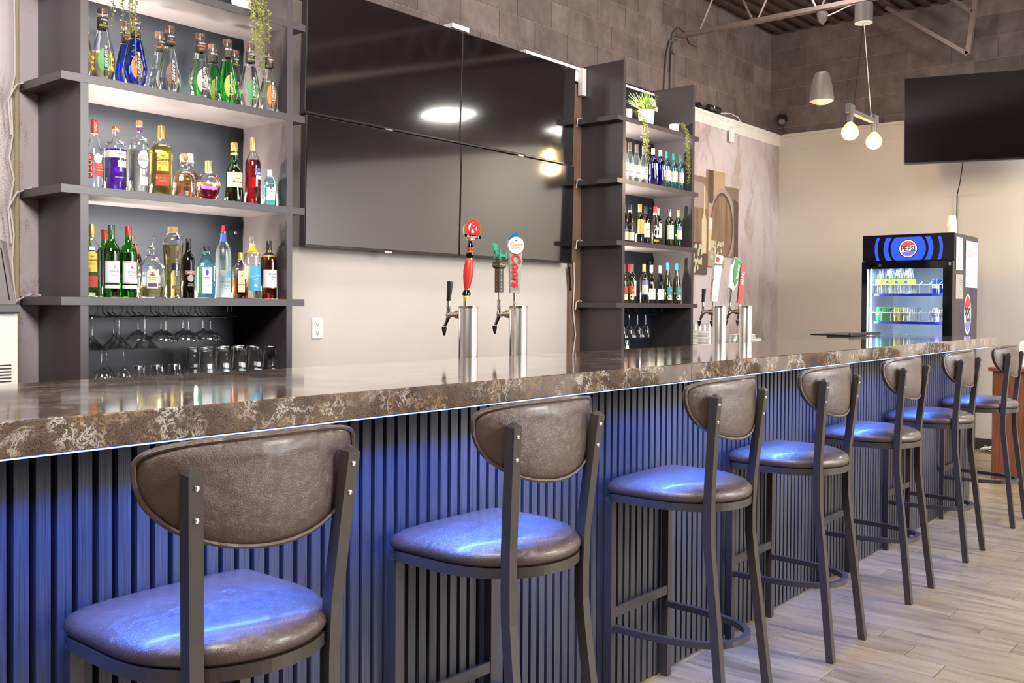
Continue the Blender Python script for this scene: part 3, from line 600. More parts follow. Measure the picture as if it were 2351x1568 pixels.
bottle('red bitter bottle with gold cap and blue white label', 2.86, 4.07, z, .336, .0395, 'tall', 'clear_glass', 'liquid_red', .66, ('gold', .80, 1.0), labels=[('label_blue', 4, 80, .495, .53), ('label_blue', 4, 80, .43, .49), ('white', 14, 80, .375, .43)], texts=[('CAMPARI', 'white', .46, None, 44, 0, .052)])
bottle('small pale green rum bottle with a white cap, last on the middle shelf', 2.962, 4.07, z, .186, .0310, 'gin', 'thin_aqua_glass', 'liquid_aqua', .62, ('cap_white', .80, 1.0), ex=4, sy=.75, labels=[('white', -40, 44, .16, .52), ('label_red', -8, 14, .46, .54, 'oval')], texts=[('BACARDÍ', 'grey_text', .40, None, 2, 0, .028), ('SUPERIOR', 'grey_text', .30, None, 2, 0, .018)])
# bottom shelf
z = SA[0]
gold_tequila('clear square tequila bottle with a gold cap, first on the bottom shelf', 2.034, 4.07, z, .316, .037, 'liquid_pale', .62)
bottle('dark green bottle with a cream neck band behind the tequila', 2.100, 4.245, z, .318, .0335, 'wine', 'thin_green_glass', 'liquid_deep_green', .7, ('cap_green', .86, 1.0))
bottle('green bottle with a red cap standing behind the first vermouth', 2.178, 4.24, z, .308, .035, 'wine', 'thin_green_glass', 'dark_drink', .7, ('cap_red', .86, 1.0))
def vermouth(label, X, Hh, cap, frame, fill):
    bottle(label, X, 4.07, z, Hh, .0372, 'wine', 'thin_green_glass', 'liquid_deep_green', fill, (cap, .86, 1.0), labels=[('white', -42, 62, .19, .50), (frame, -36, 60, .20, .49), ('white', -34, 58, .206, .484), ('white', -42, 62, .12, .17)],
           texts=[('DOLIN', 'grey_text', .355, None, 22, 0, .037), ('VERMOUTH', frame, .305, None, 24, 0, .030), ('DE CHAMBÉRY', frame, .28, None, 24, 0, .024), ('❦', frame, .42, .014, 22), ('1821', frame, .465, .004, 22)])
vermouth('green vermouth bottle with a dark green cap and grey-green framed label', 2.123, .318, 'cap_green', 'label_grey', .66)
vermouth('green vermouth bottle with a bright red cap and red framed label', 2.203, .318, 'cap_red', 'label_red', .62)
bottle('brown bottle with a pinkish neck label behind the red capped vermouth', 2.318, 4.23, z, .290, .034, 'tall', 'thin_brown_glass', 'liquid_brown', .6, ('cap_grey', .87, 1.0), labels=[('label_orange', -178, 178, .70, .84)])
bottle('cut glass whisky decanter bottle with a steel pourer', 2.314, 4.07, z, .258, .0615, 'decanter', 'clear_glass', 'liquid_honey', .2, ('silver', .86, 1.0, 'pour'), sy=.8, n=14, labels=[('label_cream', -26, 30, .16, .46), ('label_cream', -22, 26, .43, .50, 'oval'), ('label_purple', -19, 23, .19, .25), ('label_red', -5, 9, .415, .445, 'oval'), ('label_purple', -10, 14, .385, .41, 'oval'), ('label_purple', -178, 178, .735, .755)],
       texts=[('Crown Royal', 'grey_text', .35, None, 2, 0, .044, .3), ('FINE DE LUXE', 'grey_text', .315, None, 2, 0, .034)])
bottle('tall tapering elderflower liqueur bottle with a brown stopper and blue seal', 2.421, 4.07, z, .331, .0470, 'swan', 'clear_glass', 'liquid_honey', .74, ('cork', .92, 1.0), n=10, labels=[('cap_navy', 16, 30, .20, .66), ('cap_navy', -12, 42, .38, .48), ('label_brown', -10, 42, .13, .17), ('cap_navy', 14, 28, .72, .90)],
       texts=[('ST-GERMAIN', 'white', .43, None, 23, -PI/2, .080)])
bottle('black cream liqueur bottle with a red and cream label', 2.500, 4.07, z, .280, .0305, 'wine', 'black_gloss', 'solid', 1, ('cap_black', .93, 1.0), labels=[('label_cream', -30, 62, .395, .455), ('label_red', -27, 59, .40, .45), ('label_grey', -10, 45, .27, .39, 'oval')], texts=[('BAILEYS', 'white', .425, None, 18, 0, .030), ('ORIGINAL', 'label_cream', .235, None, 18, 0, .024), ('IRISH CREAM', 'label_cream', .205, None, 18, 0, .028)])
bottle('silver canister of a shaker bottle between the cream liqueur and the blue gin', 2.54, 4.24, z, .19, .028, 'tall', 'cap_grey', 'solid', 1, ('silver', .8, 1.0), name='shaker_bottle')
bottle('pale blue square gin bottle with a slim white label', 2.597, 4.07, z, .246, .0425, 'gin', 'thin_aqua_glass', 'liquid_aqua', .42, ('cap_black', .90, 1.0), ex=5, sy=.85, labels=[('white', -30, 32, .09, .60), ('label_blue', -10, 12, .44, .56, 'oval'), ('label_green', -60, -36, .1, .6)],
       texts=[('BOMBAY', 'label_black', .585, None, 1, 0, .030), ('SAPPHIRE', 'label_black', .40, None, 1, 0, .032), ('LONDON DRY GIN', 'grey_text', .33, None, 1, 0, .034), ('DISTILLED', 'grey_text', .25, None, 1, 0, .024)])
bottle('tall frosted white vodka bottle with a blue collar and red tipped pourer', 2.691, 4.07, z, .362, .0375, 'tall', 'frosted_glass', 'liquid_frost', .66, ('silver', .875, .965, 'pour', 'tap_red'), labels=[('label_blue', -178, 178, .76, .872), ('label_grey', -30, 60, .30, .38), ('label_sky', -25, 70, .28, .33, 'oval'), ('label_sky', 20, 60, .31, .375, 'oval')],
       texts=[('GREY GOOSE', 'label_blue', .222, None, 16, 0, .062), ('VODKA', 'grey_text', .165, None, 20, 0, .034), ('FRANCE', 'grey_text', .13, None, 24, 0, .026)])
bottle('amber almond liqueur bottle with a gold cap and tan label', 2.785, 4.065, z, .228, .0375, 'square', 'clear_glass', 'liquid_amber', .42, ('gold', .84, 1.0), ex=4, sy=.7, labels=[('label_cream', -30, 34, .14, .60)], texts=[('✦', 'label_brown', .50, .012, 8), ('AMARETTO', 'label_brown', .30, None, 2, 0, .040)])
bottle('clear mixer bottle with a blue diamond on a yellow label', 2.872, 4.09, z, .313, .0425, 'round_shoulder', 'clear_glass', 'liquid_pale', .55, ('cap_grey', .93, 1.0), labels=[('label_yellow', -70, 24, .13, .52), ('label_sky', -26, 60, .13, .52), ('label_yellow', -178, 178, .735, .88), ('label_sky', -178, 178, .88, .895)],
       texts=[('Long Island', 'white', .365, None, 16, .15, .052, .2), ('Iced Tea', 'white', .315, None, 18, .15, .036, .2), ('◆', 'white', .21, .018, 14)])
bottle('brown whisky bottle with a white label, last on the bottom shelf', 2.957, 4.07, z, .295, .0400, 'round_shoulder', 'thin_brown_glass', 'liquid_brown', .66, ('cap_black', .90, 1.0), labels=[('white', -50, 64, .20, .50), ('gold', -50, 64, .185, .2), ('label_black', -178, 178, .76, .90), ('gold', -178, 178, .72, .755)],
       texts=[('Canadian', 'label_black', .43, None, 18, 0, .042, .3), ('Club', 'label_black', .375, None, 24, 0, .022, .3), ('1858', 'grey_text', .33, .005, 24), ('CC', 'gold', .82, .012, 20)])
# right unit, wine
def wine(label, X, Y, k, Hh, R, shape, shell, liq, cap, labels, texts=(), capf=.80):
    bottle(label, X, Y, Z4+TK+SS*k, Hh, R, shape, shell, liq, .70, (cap, capf, 1.0), labels=labels, texts=texts, n=18, name='wine_bottle', group='wine bottles on the right unit')
fr = [('off_white', -50, 64, .14, .46), ('gold', -50, 64, .42, .432), ('label_grey', -50, 64, .13, .138)]
for i, (x, w_) in enumerate(((6.245, 'half hidden by the side panel'), (6.317, 'second from the side panel'), (6.414, 'third from the side panel, behind the vine'), (6.52, 'fourth, next to the blue bottles'))):
    wine('frosted clear wine bottle with grey cap, '+w_, x, 4.07, 2, .306, .035, 'burg', 'frosted_glass', 'liquid_frost', 'cap_grey', fr, [('Rosé', 'grey_text', .25, None, 22, 0, .03, .3)])
for x, w_ in ((6.66, 'left'), (6.773, 'right')):
    wine('cobalt blue wine bottle, the %s one of the two' % w_, x, 4.07, 2, .306, .036, 'wine', 'thin_blue_glass', 'liquid_blue', 'cap_white', [('white', 20, 66, .42, .60, 'oval'), ('white', 36, 66, .28, .48, 'oval'), ('white', -64, -50, .30, .58)], (), .84)
for x, w_ in ((6.873, 'beside the blue bottle'), (6.985, 'middle one of the three'), (7.095, 'last, under the right vine')):
    wine('clear white wine bottle with a teal cap, '+w_, x, 4.07, 2, .307, .033, 'wine', 'thin_aqua_glass', 'liquid_aqua', 'cap_teal', [('off_white', -50, 64, .22, .50), ('cap_teal', -50, 20, .17, .22)], (), .82)
nv = [('label_cream', -50, 64, .05, .27), ('cap_navy', -50, 64, .27, .36)]
wine('dark red wine bottle with a navy cap, cut by the side panel', 6.245, 4.07, 1, .296, .034, 'burg', 'black_gloss', 'solid', 'cap_navy', nv, [('RIPASSO', 'label_cream', .315, None, 18, 0, .03)])
wine('dark red wine bottle with a navy cap and cream neck band', 6.328, 4.07, 1, .298, .034, 'burg', 'dark_drink', 'solid', 'cap_navy', nv+[('label_cream', -178, 178, .79, .84)], [('RIPASSO', 'label_cream', .315, None, 18, 0, .03)])
wine('olive wine bottle with a golden cap and golden label', 6.470, 4.07, 1, .310, .0365, 'wine', 'thin_olive_glass', 'liquid_olive', 'label_gold', [('label_gold', -40, 64, .24, .60)], [('CHARDONNAY', 'label_cream', .36, None, 24, 0, .034)])
wine('dark brown wine bottle with a curved cream label', 6.573, 4.08, 1, .305, .0335, 'wine', 'black_gloss', 'solid', 'cap_black', [('label_cream', -40, 64, .18, .56)], [('Merlot', 'label_brown', .38, None, 24, 0, .028)])
wine('dark wine bottle with a red and white cap and a scalloped white label', 6.700, 4.07, 1, .312, .0345, 'burg', 'dark_drink', 'solid', 'cap_red', [('white', -30, 70, .18, .46, 'oval'), ('label_orange', -30, 40, .09, .14), ('white', -178, 178, .79, .83)])
wine('green wine bottle with a silver cap, behind the scalloped label one', 6.800, 4.105, 1, .312, .033, 'wine', 'thin_olive_glass', 'liquid_olive', 'silver', [('off_white', -50, 64, .20, .58)], [('VERANO', 'grey_text', .46, None, 24, 0, .026)])
wine('olive wine bottle with a silver cap and plain white label', 6.925, 4.07, 1, .310, .036, 'wine', 'thin_olive_glass', 'liquid_olive', 'silver', [('off_white', -50, 64, .19, .57)], [('VERANO', 'grey_text', .46, None, 24, 0, .026)])
wine('bright green wine bottle with a gold cap and lilac label', 7.065, 4.07, 1, .313, .0345, 'wine', 'thin_green_glass', 'liquid_deep_green', 'gold', [('label_periwinkle', -30, 70, .20, .56), ('off_white', -30, 70, .22, .44)], [('MALBEC', 'grey_text', .34, None, 28, 0, .02)])
wine('olive wine bottle with a red cap, mostly hidden by the side panel', 6.245, 4.07, 0, .300, .032, 'burg', 'thin_olive_glass', 'liquid_olive', 'cap_red', [('label_red', -40, 66, .22, .42), ('label_cream', -40, 66, .08, .22)])
wine('olive wine bottle with a red cap and red over cream label', 6.335, 4.07, 0, .303, .033, 'burg', 'thin_olive_glass', 'liquid_olive', 'cap_red', [('label_red', -20, 66, .24, .44), ('label_cream', -20, 66, .08, .24, 'oval')], [('Ch', 'white', .34, .012, 36)])
wine('green wine bottle with a grey cap and tall cream label', 6.44, 4.12, 0, .310, .034, 'wine', 'thin_green_glass', 'liquid_deep_green', 'cap_grey', [('off_white', -40, 66, .17, .57)], [('TRIVENTO', 'grey_text', .45, None, 28, 0, .03)])
wine('dark wine bottle with a gold cap and lilac label', 6.540, 4.07, 0, .312, .034, 'wine', 'dark_drink', 'solid', 'gold', [('label_periwinkle', -40, 66, .21, .58), ('off_white', -40, 66, .24, .46)], [('MERLOT', 'grey_text', .36, None, 26, 0, .024)])
wine('olive wine bottle with a white cap and plain label', 6.651, 4.07, 0, .307, .033, 'burg', 'thin_olive_glass', 'liquid_olive', 'cap_white', [('off_white', -44, 66, .10, .38)])
wine('dark wine bottle with a white cap and plain label', 6.788, 4.07, 0, .308, .033, 'burg', 'black_gloss', 'solid', 'cap_white', [('off_white', -44, 66, .10, .38)])
for x, w_ in ((6.908, 'left'), (7.055, 'right')):
    wine('slender olive wine bottle with a sky blue cap, the %s one of the pair' % w_, x, 4.07, 0, .336, .0345, 'flute', 'thin_olive_glass', 'liquid_olive', 'cap_blue', [('label_teal', -24, 66, .21, .40), ('off_white', -24, 66, .08, .21, 'oval')], [('WH', 'white', .32, .010, 40)], .83)

# ------------------------------------------------------------------ glass racks and glasses
def rack(label, x0, x1, n_):
    t = thing('glass_rack', label, 'rack', (x0, 4.0, Z4)); b = B()
    for i in range(n_+1):
        x = (x1-x0)*i/n_
        for s_ in (-.012, .012):
            part('wire', B().tube([(x+s_, .06, -.001), (x+s_, .06, -.03), (x+s_*1.2, .02, -.052), (x+s_*1.2, .30, -.052), (x+s_, .34, -.03), (x+s_, .34, -.001)], .0022, n=6), 'black_plastic', t)
    part('cross_wire', B().tube([(-.02, .12, -.056), (x1-x0+.02, .12, -.056)], .0025, n=6), 'black_plastic', t)
    part('cross_wire', B().tube([(-.02, .28, -.056), (x1-x0+.02, .28, -.056)], .0025, n=6), 'black_plastic', t)
rack('black wire glass rack under the lowest shelf of the left unit', 1.99, 2.72, 6); rack('black wire glass rack under the lowest shelf of the right unit', 6.16, 6.80, 5)
def stem(label, X, Y, zt, kind, flip=True, group=None, name='wine_glass', zrim=None):
    # profile from foot (0) to rim, in metres
    K = {'martini': [(.036, 0), (.034, .002), (.006, .006), (.0035, .02), (.0035, .085), (.008, .095), (.062, .152)], 'coupe': [(.034, 0), (.032, .002), (.006, .006), (.0035, .015), (.0035, .065), (.010, .074), (.036, .085), (.052, .102), (.055, .118)],
         'wine': [(.032, 0), (.030, .002), (.006, .006), (.0035, .015), (.0035, .085), (.012, .095), (.028, .115), (.034, .145), (.030, .190)]}[kind]
    t = thing(name, label, 'glass', (X, Y, zt), (PI if flip else 0, 0, 0), group)
    part('bowl', B().lathe(K[4:], 24, cap=False), 'clear_glass', t, True); part('stem', B().lathe(K[2:5], 10, cap=False), 'clear_glass', t, True); part('foot', B().lathe(K[:3], 20, cap=False), 'clear_glass', t, True)
    return t
ZR = Z4-.052
wh = ['first', 'second', 'third']
for i, x in enumerate((2.0435, 2.166, 2.29)): stem('martini glass hanging upside down in the front row, %s from the left' % wh[i], x, 4.08, ZR+.005, 'martini', name='martini_glass', group='martini glasses hanging in the rack')
for i, x in enumerate((2.10, 2.225)): stem('martini glass hanging upside down in the back row, %s from the left' % wh[i], x, 4.24, ZR+.005, 'martini', name='martini_glass', group='martini glasses hanging in the rack')
for i, x in enumerate((2.394, 2.511, 2.629)): stem('wide coupe glass hanging in the front row, %s from the left' % wh[i], x, 4.08, ZR+.005, 'coupe', name='coupe_glass', group='coupe glasses hanging in the rack')
for i, x in enumerate((2.345, 2.462, 2.579, 2.69)): stem('wide coupe glass hanging in the back row, %s from the left' % ['first', 'second', 'third', 'last'][i], x, 4.24, ZR+.005, 'coupe', name='coupe_glass', group='coupe glasses hanging in the rack')
for i, (x, y) in enumerate(((6.245, 4.08), (6.345, 4.08), (6.465, 4.08), (6.585, 4.08), (6.31, 4.22), (6.43, 4.22))): stem('wine glass hanging in the right unit, %s' % ['front row by the side panel', 'front row, second along', 'front row, third along', 'front row, last', 'back row, first', 'back row, second'][i], x, y, ZR+.005, 'wine', group='wine glasses hanging in the right unit')
for i, (x, y) in enumerate(((2.096, 4.10), (2.150, 4.16), (2.188, 4.08))): stem('wine glass standing upside down on the back counter, %s' % ['on the left', 'in the middle behind', 'on the right'][i], x, y, 1.088-.0+.032, 'wine', name='wine_glass', group='wine glasses upside down on the counter')
def tumbler(label, X, Y, r=.037, h=.175, z0=.9305, group='upturned tumblers stacked on the back counter'):
    t = thing('tumbler', label, 'glass', (X, Y, z0), (0, 0, 0), group)
    part('wall', B().lathe([(r*1.12, 0), (r*1.10, h*.35), (r*1.02, h*.42), (r*1.0, h*.44), (r*.80, h*.97), (r*.76, h)], 10, cap=False), 'clear_glass', t, True)
    part('base', B().lathe([(r*.72, h-.016), (r*.76, h-.012), (r*.76, h)], 10), 'liquid_clear', t, True)
    return t
for i, x in enumerate((2.59, 2.683, 2.776, 2.868, 2.958)): tumbler('upturned tumbler in the front row, ' + ['first on the left', 'second', 'in the middle', 'fourth', 'last, by the side panel'][i], x, 4.06)
for i, x in enumerate((2.64, 2.73, 2.82, 2.91)): tumbler('upturned tumbler in the second row, ' + ['first on the left', 'second', 'third', 'last'][i], x, 4.145)
for i, x in enumerate((2.62, 2.71, 2.80, 2.89)): tumbler('upturned tumbler in the back row, ' + ['first on the left', 'second', 'third', 'last'][i], x, 4.23)
for i, x in enumerate((2.27, 2.36, 2.45)): tumbler('short upturned glass barely above the counter edge, ' + ['left one', 'middle one', 'right one'][i], x, 4.10, .036, .105, group='short upturned glasses behind the counter edge')
tumbler('lone upturned tumbler at the foot of the right unit', 6.27, 4.06, .034, .13, group=None).pop('group', None)
for i in range(6): tumbler('tall upturned glass behind the plates, %s from the left' % ['first', 'second', 'third', 'fourth', 'fifth', 'sixth'][i], 7.52+.085*i, 4.25, .035, .235, group='tall glasses behind the plates')
for i in range(3): tumbler('upturned glass beside the white towels, %s' % ['left one', 'middle one', 'right one'][i], 8.03+.09*i, 4.02, .035, .135, group='glasses beside the towels')
plate_me = B().lathe([(.045, 0), (.06, .002), (.085, .010), (.085, .0122), (.06, .005), (.001, .004)], 24).mesh('plate', 'plate', True)
for sx_, sy_, n_, w_ in ((7.33, 4.10, 15, 'left'), (7.515, 4.10, 14, 'right')):
    for k in range(n_):
        o = obj('plate', plate_me, None, (sx_, sy_, .9312+.0127*k)); tag(o, ('topmost' if k == n_-1 else 'lowest' if k == 0 else ['', 'second', 'third', 'fourth', 'fifth', 'sixth', 'seventh', 'eighth', 'ninth', 'tenth', 'eleventh', 'twelfth', 'thirteenth', 'fourteenth'][n_-1-k]+' from the top')+' white plate in the %s plate stack on the back counter' % w_, 'plate', 'plates in the %s stack' % w_)
for i, (x, y, z_, w_, d_, nm) in enumerate(((8.42, 4.10, .931, .36, .2, 'lowest folded white towel on the back counter'), (8.40, 4.10, .977, .30, .2, 'folded white towel resting on the lowest one'), (8.36, 4.11, 1.021, .20, .18, 'topmost small white towel of the pile'))):
    b = B(); 
    for q in range(3): b.add(*[(lambda bb: (bb.v, bb.f))(B().box((-w_/2+.004*q, -d_/2, .001+.0145*q), (w_/2-.006*q, d_/2, .0145+.0145*q), .005))][0])
    tag(part('towel', b, 'towel', None, True, (x, y, z_)), nm, 'towel')

# ------------------------------------------------------------------ pots and vines
def vine(t, pts, n_, leafm, sd, spread=.012, size=.008):
    rnd = random.Random(sd); pts = [Vector(p) for p in pts]; b = B(); part('vine_stem', B().tube(pts, .0016, n=5), 'leaf_dark', t)
    L_ = [(pts[i+1]-pts[i]).length for i in range(len(pts)-1)]; T = sum(L_)
    for k in range(n_):
        d = T*(k+.5)/n_; i = 0
        while i < len(L_)-1 and d > L_[i]: d -= L_[i]; i += 1
        p = pts[i].lerp(pts[i+1], min(1, d/L_[i])); a = rnd.random()*2*PI; q = p+Vector((cos(a), sin(a), rnd.uniform(-.3, .3)))*spread*rnd.uniform(.4, 1)
        s_ = size*rnd.uniform(.7, 1.15); u = Vector((rnd.uniform(-1, 1), rnd.uniform(-1, 1), rnd.uniform(-.6, .6))).normalized(); v = u.cross(Vector((rnd.uniform(-1, 1), rnd.uniform(-1, 1), 1))).normalized(); w_ = u.cross(v)
        b.add([q+u*s_, q+v*s_*.7, q-u*s_, q-v*s_*.7, q+w_*s_*.45, q-w_*s_*.2], [(0, 1, 4), (1, 2, 4), (2, 3, 4), (3, 0, 4), (1, 0, 5), (2, 1, 5), (3, 2, 5), (0, 3, 5)])
    o = part('leaves', b, leafm, t); o['kind'] = 'stuff'
def pot(label, X, Y, z, r, h):
    t = thing('potted_plant', label, 'potted plant', (X, Y, z)); part('pot', B().lathe([(r*.80, 0), (r*.84, .004), (r, h-.002), (r*.95, h), (r*.92, h-.01), (r*.9, h-.012)], 28), 'white', t, True); return t
ZP = Z4+TK+SS*3+.001
p1 = pot('white round pot with white blooms and grass blades on top of the right unit', 6.60, 4.10, ZP, .066, .135)
b = B(); rnd = random.Random(3)
for i in range(90):
    a = rnd.uniform(PI*.6, PI*1.5) if i < 60 else rnd.uniform(0, 2*PI); L_ = rnd.uniform(.10, .20); ti = rnd.uniform(.25, 1.05); p = Vector((.02*cos(a), .02*sin(a), .12)); d = Vector((cos(a)*sin(ti)-.15, sin(a)*sin(ti), cos(ti))); u = d.cross(Vector((0, 0, 1))).normalized()*.0028
    m_ = p+d*L_*.55; e = p+d*L_-Vector((0, 0, .02*ti)); b.add([p-u, p+u, m_+u, e, m_-u], [(0, 1, 2, 4), (4, 2, 3)])
o = part('grass', b, 'grass_blade', p1); o['kind'] = 'stuff'
for cx, cy, cz, rr in ((.035, -.01, .19, .042), (.055, -.025, .15, .034), (.0, -.035, .17, .030)):
    b = B()
    for i in range(34):
        a = i*2.4; q = 1-i/34; el = math.acos(1-1.5*(i+.5)/34); d = Vector((sin(el)*cos(a), sin(el)*sin(a), cos(el))); c = Vector((cx, cy, cz))+d*rr; u = d.orthogonal().normalized()*rr*.42; v = d.cross(u).normalized()*rr*.42
        b.add([c+u, c+v, c-u, c-v, c+d*rr*.28], [(0, 1, 4), (1, 2, 4), (2, 3, 4), (3, 0, 4)])
    part('bloom', b, 'petal', p1, True)
b = B()
for i in range(22):
    a = rnd.uniform(0, 2*PI); p = Vector((.05*cos(a), .05*sin(a), .14)); d = Vector((cos(a), sin(a), rnd.uniform(-.1, .9))).normalized(); u = d.cross(Vector((0, 0, 1))).normalized()*.012; e = p+d*.05
    b.add([p, p+d*.025+u, e, p+d*.025-u], [(0, 1, 2, 3)])
o = part('leaves', b, 'leaf_green', p1); o['kind'] = 'stuff'
p2 = pot('white pot at the left of the right unit top, long vine trailing down', 6.30, 4.09, ZP, .045, .09)
for sd, pts in enumerate(((( .0, 0, .095), (.04, -.07, .06), (.07, -.12, -.03), (.09, -.125, -.20), (.10, -.125, -.40)), ((.0, 0, .095), (.03, -.08, .07), (.05, -.12, -.03), (.065, -.125, -.20), (.075, -.125, -.27)), ((.02, 0, .095), (.06, -.08, .07), (.09, -.12, -.03), (.105, -.13, -.25)), ((.02, 0, .095), (.05, -.09, .07), (.075, -.12, -.03), (.08, -.14, -.30)))):
    vine(p2, pts, 110, 'leaf_green', sd, .022, .008)
p3 = pot('small white pot with a vine hanging at the right end of the right unit', 6.985, 4.07, ZP, .042, .075)
for sd, pts in enumerate((((0, 0, .08), (.03, -.06, .08), (.05, -.10, .0), (.05, -.11, -.2), (.06, -.11, -.42)), ((0, 0, .08), (.02, -.06, .08), (.035, -.10, 0), (.035, -.11, -.28)), ((0, 0, .08), (.04, -.06, .08), (.06, -.10, 0), (.065, -.11, -.33)))):
    vine(p3, pts, 110, 'leaf_green', sd+10, .018, .008)
p4 = pot('white pot at the upper edge, its thick vine falling over the left unit', 2.79, 4.07, ZP, .05, .10)
for sd, pts in enumerate((((0, 0, .11), (.03, -.07, .10), (.05, -.115, 0), (.05, -.12, -.2), (.055, -.12, -.38)), ((0, 0, .11), (-.02, -.07, .1), (-.02, -.115, 0), (-.02, -.12, -.17)), ((0, 0, .11), (.0, -.07, .1), (.0, -.115, 0), (.0, -.12, -.23)), ((0, 0, .11), (.02, -.07, .1), (.03, -.115, 0), (.028, -.12, -.28)),
                          ((0, 0, .11), (.05, -.07, .1), (.075, -.115, 0), (.078, -.12, -.15)), ((0, 0, .11), (-.0, -.07, .1), (.015, -.12, 0), (.015, -.13, -.30)))):
    vine(p4, pts, 64, 'leaf_green', sd+20, .014, .0085)
p5 = pot('white pot above the left part of the photo, with four thin vines hanging from it', 2.13, 4.07, ZP, .05, .10)
for sd, (dx, dz) in enumerate(((-.055, -.25), (-.012, -.275), (.02, -.285), (.045, -.40), (.033, -.26))):
    vine(p5, ((0, 0, .11), (dx*.6, -.07, .10), (dx, -.105, 0), (dx, -.11, dz)), 46, 'leaf_dark', sd+40, .012, .009)

# ------------------------------------------------------------------ video wall
def tv(label, quad, nm='television', tilt=True):
    """quad: TL,TR,BR,BL world corners of the screen face"""
    TL, TR, BR, BL = [Vector(q) for q in quad]; c = (TL+TR+BR+BL)/4; ux = (TR-TL+BR-BL).normalized(); uz = ((TL+TR)/2-(BL+BR)/2); uz = (uz-ux*uz.dot(ux)).normalized(); uy = uz.cross(ux)
    w = ((TR-TL).length+(BR-BL).length)/2; h = ((TL-BL).length+(TR-BR).length)/2
    t = thing(nm, label, 'television'); t.matrix_world = Matrix(((ux.x, uy.x, uz.x, c.x), (ux.y, uy.y, uz.y, c.y), (ux.z, uy.z, uz.z, c.z), (0, 0, 0, 1)))
    part('screen', B().box((-w/2+.006, -.001, -h/2+.014), (w/2-.006, .004, h/2-.006)), 'screen', t); part('bezel', B().box((-w/2, .004, -h/2), (w/2, .045, h/2), .003), 'black_plastic', t)
    part('chin_bar', B().box((-w/2+.002, -.003, -h/2), (w/2-.002, .004, -h/2+.012), .001), 'bezel', t); part('logo_tab', B().box((-.03, -.005, -h/2-.006), (.03, .004, -h/2+.002)), 'silver', t)
    part('bracket', B().box((-.2, .045, -.15), (.2, .075, .15)), 'black_plastic', t); return t
XL, XM, XE = 3.349, 4.6065, 5.862
yt, ym, yb2, ym2 = 4.262, 4.285, 4.285, 4.268
tv('upper left screen of the four-part video wall', ((XL, yt, 3.103), (XM-.002, yt, 3.103), (XM-.002, ym, 2.379), (XL, ym, 2.379)))
tv('upper right screen of the four-part video wall', ((XM+.002, yt, 3.103), (XE, yt, 3.103), (XE, ym, 2.379), (XM+.002, ym, 2.379)))
tv('lower left screen of the four-part video wall', ((XL, ym2, 2.370), (XM-.002, ym2, 2.370), (XM-.002, yb2, 1.640), (XL, yb2, 1.640)))
tv('lower right screen of the four-part video wall', ((XM+.002, ym2, 2.370), (XE, ym2, 2.370), (XE, yb2, 1.640), (XM+.002, yb2, 1.640)))
t_ = tv('large television hung from the right wall beyond the fridge', ((8.690, 2.753, 3.331), (9.17, 1.392, 3.352), (9.17, 1.392, 2.584), (8.690, 2.753, 2.590)))
part('arm', B().tube([(.1, .07, 0), (.15, .32, 0), (.1, .52, 0)], .02, n=8), 'black_plastic', t_)
ca = part('cable', B().tube([(8.99, 2.42, 2.56), (9.3, 2.5, 2.2), (9.70, 2.6, 1.9), (9.715, 2.62, 1.7), (9.715, 2.61, 1.3), (9.715, 2.6, .3)], .006, n=6), 'black_plastic', None, True)
ca.data = B().tube([(9.02, 2.35, 2.61), (9.2, 2.42, 2.45), (9.700, 2.575, 2.40), (9.712, 2.58, 2.1), (9.722, 2.57, 1.95), (9.712, 2.58, 1.8), (9.722, 2.58, .3)], .005, n=6).mesh('cable', 'black_plastic', True)
tag(ca, 'black cable running down the cream wall from the right television', 'cable')

# ------------------------------------------------------------------ beer towers and taps
def faucet(t, ang, zt):
    f_ = lambda x, y, z: (x*cos(ang)-y*sin(ang), x*sin(ang)+y*cos(ang), z)
    fa = part('faucet', B().lathe([(.010, .030), (.016, .034), (.016, .040), (.012, .044), (.015, .048), (.015, .062), (.009, .066), (.009, .100), (.008, .106)], 14, (0, 0, zt), 'y').tube([(0, .085, zt), (0, .10, zt-.012), (0, .116, zt-.045)], .0085, n=10, scale=[1.1, 1, .8]).lathe([(.009, zt), (.009, zt+.012), (.006, zt+.016), (.008, zt+.024), (.0075, zt+.042)], 12, (0, .098, 0)).xf(f_), 'faucet_chrome', t, True)
    part('flange', B().lathe([(.018, .040), (.018, .046)], 16, (0, 0, zt), 'y').xf(f_), 'brass', fa, True)
    part('nozzle', B().lathe([(.004, -.03), (.010, -.006), (.010, .004)], 10, (0, .119, zt-.053)).xf(f_), 'black_plastic', fa, True)
    return Vector(f_(0, .098, zt+.04))
def tower(label, X, ztop):
    t = thing('beer_tower', label, 'beer tower', (X, 2.5, .9)); h = ztop-.9
    part('column', B().lathe([(.0375, .012), (.0375, h-.004), (.0365, h)], 40), 'steel', t, True, ang=.5); part('base_flange', B().lathe([(.052, 0), (.052, .008), (.038, .013)], 32), 'steel', t, True, ang=.5)
    part('rim', B().lathe([(.0382, h-.010), (.0382, h-.0005)], 40, cap=False), 'faucet_chrome', t, True)
    return t, h
tws = []
for i, (X, zt) in enumerate(((2.742, 1.318), (3.047, 1.319), (4.801, 1.326), (5.121, 1.327))):
    t, h = tower(['first steel beer tower from the left, with a black and a red tap handle', 'second steel beer tower, with the green chair tap and the silver tap', 'third steel beer tower, behind the right half of the bar', 'farthest steel beer tower, with the slim red tap handle'][i], X, zt)
    a = faucet(t, .08, h-.035); b2 = faucet(t, -.72, h-.035); tws.append((Vector((X, 2.5, .9)), a, b2))
def handle_thing(label, base, lean=(.035, 0)):
    # upright axes: local x along camera-right on the level, z up, leaning a little
    t = thing('tap_handle', label, 'tap handle', base, (0, 0, -YAW+.28)); return t
